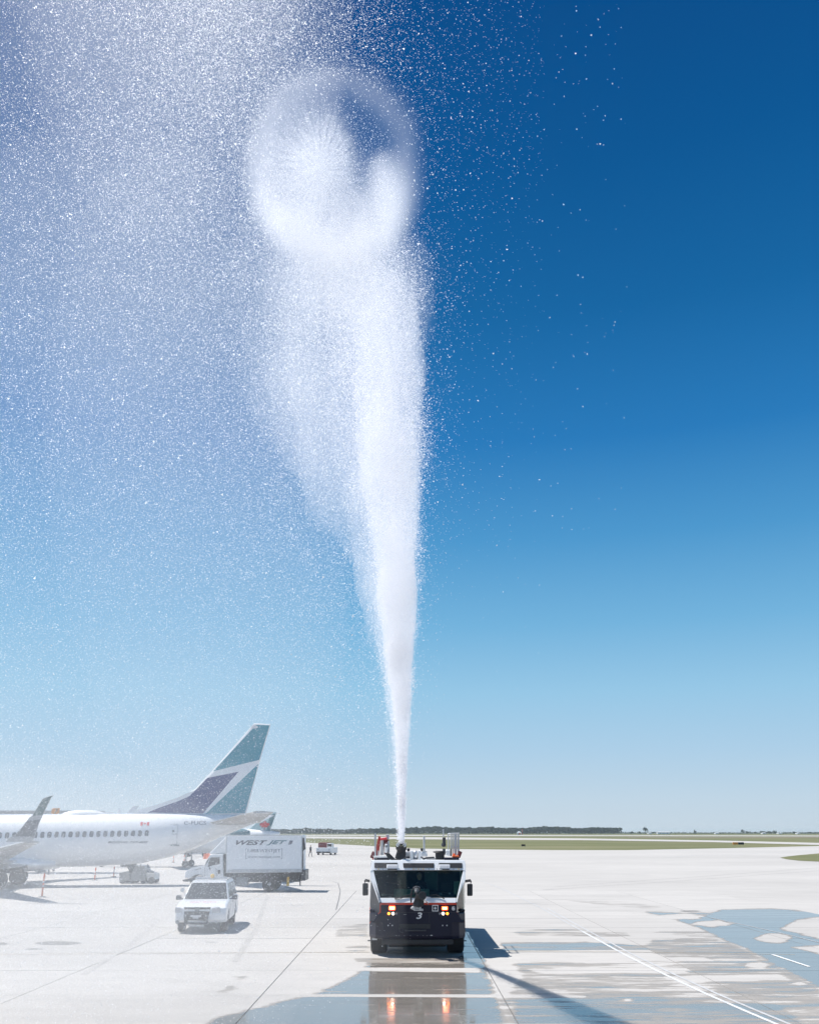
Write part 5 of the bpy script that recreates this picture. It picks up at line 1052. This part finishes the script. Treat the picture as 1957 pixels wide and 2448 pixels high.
# opacity of each component as seen along a line of sight, px/py in photograph pixels
JP = np.array([2016, 1900, 1800, 1703, 1600, 1476, 1362, 1249, 1135, 1022, 908, 795, 700, 600, 500])
JC = np.array([959, 960, 960, 959, 955, 950, 944, 939, 930, 926, 925, 915, 890, 850, 815])   # dense right-hand core
JR = np.array([7, 11, 16, 23, 32, 44, 56, 68, 78, 84, 88, 95, 112, 135, 160])
OC = np.array([959, 960, 960, 958, 953, 945, 932, 918, 893, 858, 836, 836, 832, 818, 806])   # soft outer body feathering to the left
OR = np.array([8, 12, 17, 25, 36, 52, 70, 88, 116, 152, 176, 176, 178, 178, 178])
def od_jet(px, py):
    c = np.interp(-py, -JP, JC); r = np.interp(-py, -JP, JR)
    amp = np.clip((2016 - py) / 900, 0, 1); bump = (fbm(px * 0 + 7, py, 130, 11) - .5) * 60 * amp + (fbm(px, py, 50, 15) - .5) * 34 * amp
    c = c + bump * .6; t = (px - c) / r
    prof = np.where(t > 0, np.exp(-(np.abs(t) / .95) ** 5), np.exp(-(np.abs(t) / 1.0) ** 2.0))
    dens = np.interp(-py, [-2016, -1800, -1500, -1200, -1000, -800, -600, -500], [5.5, 4.0, 2.6, 2.0, 1.7, 1.4, 1.1, .6])
    halo = .10 * np.exp(-(t / 1.3) ** 2) * np.clip((2000 - py) / 300, 0, 1) * smooth(480, 700, py)
    dens = dens * smooth(470, 720, py)
    c2 = np.interp(-py, -JP, OC) + bump * .8; r2 = np.interp(-py, -JP, OR); t2 = (px - c2) / r2
    outer = .38 * np.where(t2 > 0, np.exp(-(np.abs(t2) / .97) ** 5), np.exp(-(np.abs(t2) / .85) ** 2.0)) * smooth(470, 640, py) * (.5 + .9 * fbm(px, py, 110, 25, .4))
    return prof * dens * (.6 + .8 * fbm(px, py, 90, 21, .4)) * .75 + outer + halo
def od_ring(px, py):
    dx, dy = px - 800, py - 402; rr = np.hypot(dx / 207, dy / 228); th = np.arctan2(dy, dx)
    n = fbm(px, py, 120, 31)
    down = smooth(-.15, .9, dy / 228); left = smooth(.3, -.9, dx / 207)
    edge = smooth(1.06, .93, rr)
    shell = np.exp(-((rr - .86) / .11) ** 2) * (.45 + .35 * left + 1.1 * down)
    fill = edge * (.16 + .55 * left * smooth(-.6, .2, dy / 228) + 1.5 * smooth(.1, .75, dy / 228 + (n - .5) * .5 - dx / 207 * .12))
    blob = 1.0 * np.exp(-((dx + 40) / 85) ** 2 - ((dy - 30) / 105) ** 2) * smooth(50, -10, dx - (dy + 120) * .28)
    wisp = 1.1 * np.exp(-((dx - 120 + dy * .1) / 42) ** 2) * smooth(-30, 70, dy + (n - .5) * 60) * edge
    return edge * (shell * .9) + fill + blob + wisp
bx_ = [-60, 0, 120, 250, 380, 500, 600, 700, 800, 850, 900, 950, 1000, 1100, 1300]
BROAD = {0: [.10, .12, .28, .48, .8, 1.15, 1.1, .8, .45, .40, .22, .12, .06, .03, .012], 300: [.16, .18, .32, .52, .72, .9, .9, .6, .4, .3, .22, .16, .09, .03, .01], 600: [.28, .3, .38, .45, .55, .68, .75, .75, .7, .6, .36, .14, .05, .012, .003],
         900: [.28, .3, .34, .36, .42, .5, .66, 1.0, 1.0, .9, .5, .18, .05, .008, .003], 1200: [.28, .3, .32, .34, .36, .40, .50, .66, .70, .6, .4, .18, .04, .005, .002], 1500: [.34, .36, .36, .36, .36, .38, .42, .5, .6, .6, .5, .2, .05, .005, .001],
         1750: [.40, .42, .42, .42, .42, .42, .40, .40, .42, .40, .30, .12, .03, 0, 0], 1950: [.58, .60, .60, .60, .58, .58, .52, .44, .34, .26, .14, .05, .01, 0, 0], 2150: [.64, .64, .62, .60, .56, .50, .42, .28, .14, .08, .03, .01, 0, 0, 0], 2320: [.40, .40, .38, .34, .30, .24, .16, .08, .03, .01, 0, 0, 0, 0, 0], 2460: [.18, .18, .16, .13, .10, .07, .04, .02, .01, 0, 0, 0, 0, 0, 0]}
BY = sorted(BROAD); BG = np.array([BROAD[k] for k in BY])
def od_broad(px, py):
    cols = np.stack([np.interp(px, bx_, row) for row in BG], 0); f = np.interp(py, BY, np.arange(len(BY))); i = np.clip(f.astype(int), 0, len(BY) - 2); u = f - i; k = np.arange(len(px))
    b = cols[i, k] * (1 - u) + cols[i + 1, k] * u
    inring = smooth(1.02, .9, np.hypot((px - 800) / 207, (py - 402) / 228))
    return b * (1 - .75 * inring) * (.85 + .3 * fbm(px, py, 260, 41))
PXS = 818 / 1957.0
def facets(name, pos, size, m, label, cat, stretch=None):
    n = len(pos); u = rng.normal(size=(n, 3)); u /= np.linalg.norm(u, axis=1)[:, None]; w = np.cross(u, rng.normal(size=(n, 3))); w /= np.linalg.norm(w, axis=1)[:, None]; s = size[:, None] * .62
    V = np.empty((n, 3, 3)); V[:, 0] = pos + u * s; V[:, 1] = pos - u * s * .5 + w * s * .866; V[:, 2] = pos - u * s * .5 - w * s * .866
    me = bpy.data.meshes.new(name); me.vertices.add(n * 3); me.vertices.foreach_set('co', V.astype(np.float32).ravel()); me.loops.add(n * 3); me.loops.foreach_set('vertex_index', np.arange(n * 3, dtype=np.int32))
    me.polygons.add(n); me.polygons.foreach_set('loop_start', np.arange(0, n * 3, 3, dtype=np.int32)); me.update(calc_edges=True)
    o = mesh_obj(name, me, m); tag(o, label, cat, kind='stuff'); return o
def sample(od, box, avg_px, spread, dmin=5.5, area_k=.30, lens=None, omax=4.0):
    """facets with mean side avg_px (render pixels) thrown into the volume so that the line-of-sight opacity is od"""
    x0, x1, y0_, y1_ = box; area = (x1 - x0) * (y1_ - y0_) * PXS * PXS; per = area_k * avg_px ** 2
    n_try = int(area / per * omax); out = []
    px = rng.uniform(x0, x1, n_try); py = rng.uniform(y0_, y1_, n_try); keep = rng.random(n_try) * omax < od(px, py); px, py = px[keep], py[keep]; n = len(px)
    d0 = depth_at(py); D = d0 * np.exp(rng.normal(size=n) * spread[0]) + rng.normal(size=n) * spread[1]; 
    if lens is not None: D = lens(px, py, D)
    D = np.maximum(D, dmin)
    rx = (px - CX) / FPX; ry = (CY - py) / FPX; dy = math.cos(TH) - ry * math.sin(TH); dz = math.sin(TH) + ry * math.cos(TH)
    with np.errstate(divide='ignore', invalid='ignore'): gy = np.where(dz < -1e-3, H / -dz * dy, 1e9)
    D = np.minimum(D, gy * rng.uniform(.55, .93, n))
    t = D / dy; P = np.stack([rx * t, D, H + dz * t], 1); zc = t
    sz_ = avg_px * zc / (FPX * PXS) * np.exp(rng.normal(size=n) * .35); return P, sz_
def ground_lens(px, py, D): f = smooth(1500, 1950, py); return D * (1 - f) + f * rng.uniform(11, 29, len(D))
P, s_ = sample(lambda x, y: od_jet(x, y) * .40, (500, 1130, 470, 2017), .62, (.012, .10), omax=3.0); facets('water_jet', P, s_, M['spray'], 'dense white jet of water rising from the fire truck roof turret', 'water jet'); n1 = len(P)
P, s_ = sample(lambda x, y: od_ring(x, y) * .22 * smooth(.95, .55, np.hypot((x - 785) / 207, (y - 430) / 228)), (575, 1030, 150, 660), .5, (.05, .25), omax=1.9); facets('water_plume', P, s_, M['spray'], 'round hollow plume where the water arc comes overhead', 'water plume'); n2 = len(P)
P, s_ = sample(lambda x, y: od_broad(x, y) * (.22 - .13 * smooth(1150, 1650, y)), (-60, 1300, -40, 2460), .50, (.14, .8), lens=ground_lens, omax=1.3); facets('falling_mist', P, s_, M['spray'], 'fine mist drifting down from the water arc', 'mist'); n3 = len(P)
P, s_ = sample(lambda x, y: od_broad(x, y) * .065 * smooth(1750, 500, y) + .0008 * smooth(1900, 800, y) * smooth(1250, 950, x) + .0004 * (y < 1300), (-60, 1500, -40, 2300), 1.0, (.28, 1.5), dmin=4.5, omax=.10)
facets('falling_drops', P, s_, M['drops'], 'glinting larger drops falling from the water arc', 'water drops'); n4 = len(P)
print('facets', n1, n2, n3, n4)
def volmat(name, dens, g=.55, col=(.99, .985, .98)):
    m = bpy.data.materials.new(name); m.use_nodes = True; t = m.node_tree; t.nodes.clear()
    v = t.nodes.new('ShaderNodeVolumePrincipled'); v.inputs['Color'].default_value = (*col, 1); v.inputs['Density'].default_value = dens; v.inputs['Anisotropy'].default_value = g
    o = t.nodes.new('ShaderNodeOutputMaterial'); t.links.new(v.outputs[0], o.inputs['Volume']); m.cycles.homogeneous_volume = True; return m
MIST = [((-11.5, 21.5, 1.2), (10, 8, 4.4), .0045, 0), ((-14, 22, 2.0), (10, 7.0, 4.0), .003, 0), ((-8.2, 21, 1.0), (6.0, 7, 4.2), .014, 0),
        ((-4.6, 23, 1.5), (4.6, 6, 4.0), .010, 0), ((-9, 15, 8.0), (8.5, 6.5, 8.0), .006, 0), ((-4.6, 14.5, 8.5), (3.6, 5, 7.5), .008, -.1), ((-3.2, 13.8, 9.2), (2.2, 4.5, 5.6), .012, -.12),
        ((-2.9, 8.6, 15), (1.6, 3.0, 4.6), .018, .1), ((-3.6, 9.3, 14), (2.8, 4, 5.6), .010, .1), ((-6.2, 10, 12), (5.5, 5, 7.5), .003, .1)]
for c, r, d, tilt in MIST:
    mb = MB().sphere((0, 0, 0), 1.0, 40, r); o = mb.build('mist', volmat('mist_air', d)); o.location = c; o.rotation_euler = (0, tilt, 0); tag(o, 'thin bank of fine mist drifting away from the water arc', 'mist', 'mist banks', kind='stuff')
# billowing body of the jet
def path_c(y, T):
    s = YS - y; z = arc_z(s); _, p_ = project(np.array([[0, y, z]])); zc = y * math.cos(TH) + (z - H) * math.sin(TH); return (np.interp(-p_[0], -JP, T) - CX) / FPX * zc, z, p_[0], zc
def path_r(y, T): _, _, p_, zc = path_c(y, JC); return float(np.interp(-p_, -JP, T) / FPX * zc)
def jetmat(nm, T, od, y_end, lo, hi, sc):
    m = bpy.data.materials.new(nm); m.use_nodes = True; t = m.node_tree; t.nodes.clear(); N, L = t.nodes.new, t.links.new
    v = N('ShaderNodeVolumePrincipled'); v.inputs['Color'].default_value = (.975, .98, 1, 1); v.inputs['Anisotropy'].default_value = .5
    o = N('ShaderNodeOutputMaterial'); L(v.outputs[0], o.inputs['Volume']); g = N('ShaderNodeNewGeometry'); s = N('ShaderNodeSeparateXYZ'); L(g.outputs['Position'], s.inputs[0])
    r = N('ShaderNodeMapRange'); r.inputs[1].default_value = YS; r.inputs[2].default_value = y_end; L(s.outputs['Y'], r.inputs[0])
    c = N('ShaderNodeFloatCurve'); cm = c.mapping.curves[0]; n = len(od)
    den = np.array(od) / (2 * np.array([path_r(y, T) for y in np.linspace(YS, y_end, n)])); dmax = den.max(); den = den / dmax
    cm.points[0].location = (0, den[0]); cm.points[1].location = (1, den[-1])
    for i in range(1, n - 1): cm.points.new(i / (n - 1), den[i])
    c.mapping.update(); L(r.outputs[0], c.inputs['Value'])
    mp = N('ShaderNodeMapping'); mp.inputs['Scale'].default_value = (1.5, .45, .45); L(g.outputs['Position'], mp.inputs[0])
    q = N('ShaderNodeTexNoise'); q.inputs['Scale'].default_value = sc; q.inputs['Detail'].default_value = 4; q.inputs['Roughness'].default_value = .6; L(mp.outputs[0], q.inputs['Vector'])
    k = N('ShaderNodeMapRange'); k.inputs[1].default_value = .35; k.inputs[2].default_value = .65; k.inputs[3].default_value = lo * dmax; k.inputs[4].default_value = hi * dmax; L(q.outputs[0], k.inputs[0])
    mu = N('ShaderNodeMath'); mu.operation = 'MULTIPLY'; L(c.outputs[0], mu.inputs[0]); L(k.outputs[0], mu.inputs[1]); L(mu.outputs[0], v.inputs['Density']); m.cycles.volume_step_rate = .6; return m
def body(TC, TR, y_end, mt, wob, lab, seed):
    rg = []
    for y in np.linspace(YS - .3, y_end, 80):
        x, z, p_, zc = path_c(y, TC); r0 = path_r(y, TR); row = []; taper = min(1, (y - y_end) / 1.2 + .12)
        for k in range(28):
            a = 2 * PI * k / 28; aa = min(a, 2 * PI - a); nz_ = float(fbm(np.array([aa * 60 + 200.0]), np.array([y * 70.0]), 90, seed)[0])
            r = r0 * taper * (.88 + wob * (nz_ - .45) * min(1, (YS - y) / 5)); row.append(Vector((x + r * math.cos(a), y, z + r * math.sin(a))))
        rg.append(row)
    o = MB().loft(rg).build('water_vapour', mt, smooth=True); tag(o, lab, 'water vapour', kind='stuff')
body(JC, JR, 12.4, jetmat('jet_core_vapour', JR, [3.2, 2.8, 2.4, 2.1, 1.8, 1.5, 1.3, .9, .3], 12.4, .35, 1.1, 1.5), .75, 'dense white core of the rising water arc', 71)
body(OC, OR, 11.8, jetmat('jet_outer_vapour', OR, [.25, .28, .28, .28, .30, .36, .42, .42, .3], 11.8, .3, 1.15, 1.0), .8, 'soft outer body of the water arc feathering away from the core', 83)
WC = OC - np.array([0, 0, 1, 3, 6, 12, 20, 30, 44, 50, 46, 44, 40, 30, 25]); WR = OR * 1.22
body(WC, WR, 11.6, jetmat('jet_veil_vapour', WR, [.1, .15, .2, .25, .3, .34, .34, .3, .15], 11.6, .1, 1.3, .8), .9, 'thin veil of vapour round the water arc', 97)
# vapour of the round head where the arc passes overhead: one volume with a ring, a burst and wisps in it
RD = 13.4; RC = CAMP + ray(800, 402) * RD; k_ = RD / FPX
UX = Vector((1, 0, 0)); UN = ray(800, 402).normalized(); UX = (UX - UN * UX.dot(UN)).normalized(); UY = UX.cross(UN).normalized(); UY = -UY if UY.z < 0 else UY
class X:
    def __init__(s, t, v): s.t = t; s.v = v
    def op(s, o, b=None, c=None, flip=False):
        n = s.t.nodes.new('ShaderNodeMath'); n.operation = o; args = [s, b] if not flip else [b, s]
        if c is not None: args.append(c)
        for i, a in enumerate(args):
            if a is None: continue
            if isinstance(a, X): s.t.links.new(a.v, n.inputs[i])
            else: n.inputs[i].default_value = a
        return X(s.t, n.outputs[0])
    def __add__(s, b): return s.op('ADD', b)
    __radd__ = __add__
    def __sub__(s, b): return s.op('SUBTRACT', b)
    def __rsub__(s, b): return s.op('SUBTRACT', b, flip=True)
    def __mul__(s, b): return s.op('MULTIPLY', b)
    __rmul__ = __mul__
    def bell(s, c, w): d = (s - c) * (1 / w); return (d * d * -1).op('EXPONENT')
    def sm(s, a, b):
        n = s.t.nodes.new('ShaderNodeMapRange'); n.interpolation_type = 'SMOOTHSTEP'; flip = a > b
        n.inputs[1].default_value, n.inputs[2].default_value = (b, a) if flip else (a, b); n.inputs[3].default_value, n.inputs[4].default_value = (1, 0) if flip else (0, 1)
        s.t.links.new(s.v, n.inputs[0]); return X(s.t, n.outputs[0])
m = bpy.data.materials.new('head_vapour'); m.use_nodes = True; t = m.node_tree; t.nodes.clear()
tc = t.nodes.new('ShaderNodeTexCoord'); sp = t.nodes.new('ShaderNodeSeparateXYZ'); t.links.new(tc.outputs['Object'], sp.inputs[0])
x, y, z = (X(t, sp.outputs[i]) for i in range(3))      # object space: 1 unit = ring radius in x and in y
def nz(vec, sc, det=3):
    n = t.nodes.new('ShaderNodeTexNoise'); n.inputs['Scale'].default_value = sc; n.inputs['Detail'].default_value = det; t.links.new(vec, n.inputs['Vector']); return X(t, n.outputs[0]) - .5
n1_ = nz(tc.outputs['Object'], 1.6); n2_ = nz(tc.outputs['Object'], 4.0)
rr = (x * x + y * y).op('SQRT'); rw = rr + n1_ * .22 + n2_ * .05
bx2, by2 = x + .17, y + .02; ang = by2.op('ARCTAN2', bx2); cb = t.nodes.new('ShaderNodeCombineXYZ'); t.links.new((ang * 14.0).v, cb.inputs[0]); t.links.new((rr * 5.0).v, cb.inputs[1]); rays = nz(cb.outputs[0], 1.0, 2)
down = (y * -1).sm(-.15, .9); left = x.sm(.3, -.9); edge = rw.sm(1.16, .76); soft = rr.sm(1.35, .9)
shell = rw.bell(.85, .14) * (left * .18 + down * .26 + .17)
fill = edge * (left * y.sm(.7, -.1) * .36 + (y * -1 + n1_ * 1.3 - x * .12).sm(.05, .8) * .95 + .05)
blob = ((bx2 * bx2) * -5.5 + (by2 * by2) * -4.2).op('EXPONENT') * (x * 207 + y * 62 - 34 + n1_ * 70).sm(55, -15) * (rays * 2.2 + 1.0).op('MAXIMUM', .15) * 1.25
wisp = (x - .58 + y * .12 + n2_ * .25).bell(0, .20) * (y * -1 + n1_ * .9).sm(-.30, .22) * edge * 1.1
wisp2 = ((x - .30 + n2_ * .3).bell(0, .12)) * (y * -1 + n1_ * .8).sm(.15, .5) * edge * .7
below = (x - .02).bell(0, .55) * (y * -1).sm(.55, 1.1) * (y * -1).sm(1.9, 1.1) * .9
dens = (shell * soft + fill + blob + wisp + wisp2 + below) * (n2_ * 1.0 + 1.0).op('MAXIMUM', .2) * z.bell(0, .5) * .95
v = t.nodes.new('ShaderNodeVolumePrincipled'); v.inputs['Color'].default_value = (.975, .98, 1, 1); v.inputs['Anisotropy'].default_value = .5
oo = t.nodes.new('ShaderNodeOutputMaterial'); t.links.new(dens.v, v.inputs['Density']); t.links.new(v.outputs[0], oo.inputs['Volume']); m.cycles.volume_step_rate = .8
mb = MB().sphere((0, 0, 0), 1.0, 28, (1.7, 2.0, 1.15)); o = mb.build('plume_head', m); o.location = RC
R3 = Matrix((UX, UY, -UN)).transposed().to_4x4(); o.rotation_euler = R3.to_euler(); o.scale = (207 * k_, 228 * k_, 1.0)
tag(o, 'soft round ring of white vapour at the head of the water arc', 'water vapour', kind='stuff')

# ------------------------------------------------------------------ the air itself
hz = MB().box2((-9200, -400, -1.2), (9200, 9200, 22)).build('haze', volmat('air_haze', .00008, .3, (.80, .90, 1.0))); hz['kind'] = 'stuff'; hz['label'] = 'thin summer haze over the airfield'

# ------------------------------------------------------------------ pieces of parts go under their part (rim under wheel, lens under lamp)
NEST = {'rim': 'wheel', 'hub': 'wheel', 'mirror_arm': 'mirror', 'flood_light_lens': 'flood_light', 'light_bar_lens': 'light_bar', 'valve_cap': 'valve_box', 'valve_slot': 'valve_box', 'emblem_panel': 'emblem_frame',
        'emblem_star': 'emblem_frame', 'badge_letter': 'badge', 'sign_number': 'sign_panel', 'reflective_band': 'tube', 'eye': 'body', 'mouth': 'body', 'turret_lamp': 'turret_lamp_bracket', 'turret_nozzle': 'bumper_turret',
        'turret_arm': 'bumper_turret', 'turret_barrel': 'roof_turret', 'winglet_panel': 'winglet', 'fin_teal_panel': 'tail_fin', 'fin_navy_panel': 'tail_fin', 'fin_badge': 'tail_fin', 'fin_edge_panel': 'tail_fin', 'leaf_emblem': 'tail_fin',
        'hood_vent': 'hood', 'door_window_glass': 'door', 'pump_cap': 'pump_housing', 'hose_nozzle_tip': 'hose_nozzle', 'headlight': 'lamp_bezel', 'bumper_bolt': 'front_bumper_panel', 'printed_bracket': 'cargo_box', 'company_letters': 'cargo_box',
        'phone_number_letters': 'cargo_box', 'web_address_letters': 'cargo_box', 'company_emblem': 'cargo_box', 'flap_fairing': 'wing', 'number_three': 'front_panel', 'grille_emblem': 'grille_bar', 'grille_light': 'push_bar', 'strobe_light': 'push_bar'}
for root in [o for o in list(S.objects) if o.parent is None and o.type == 'EMPTY']:
    kids = [k for k in root.children if k.type == 'MESH']; cen = {}
    for k in kids:
        n = len(k.data.vertices); a = np.empty(n * 3, np.float32); k.data.vertices.foreach_get('co', a); cen[k.name] = a.reshape(-1, 3).mean(0)
    for k in kids:
        st_ = k.name.split('.')[0]; tgt = NEST.get(st_)
        if not tgt: continue
        c = [q for q in kids if q.name.split('.')[0] == tgt]
        if not c: continue
        q = min(c, key=lambda q: float(np.linalg.norm(cen[q.name] - cen[k.name]))); k.parent = q; k.matrix_parent_inverse = Matrix.Identity(4)
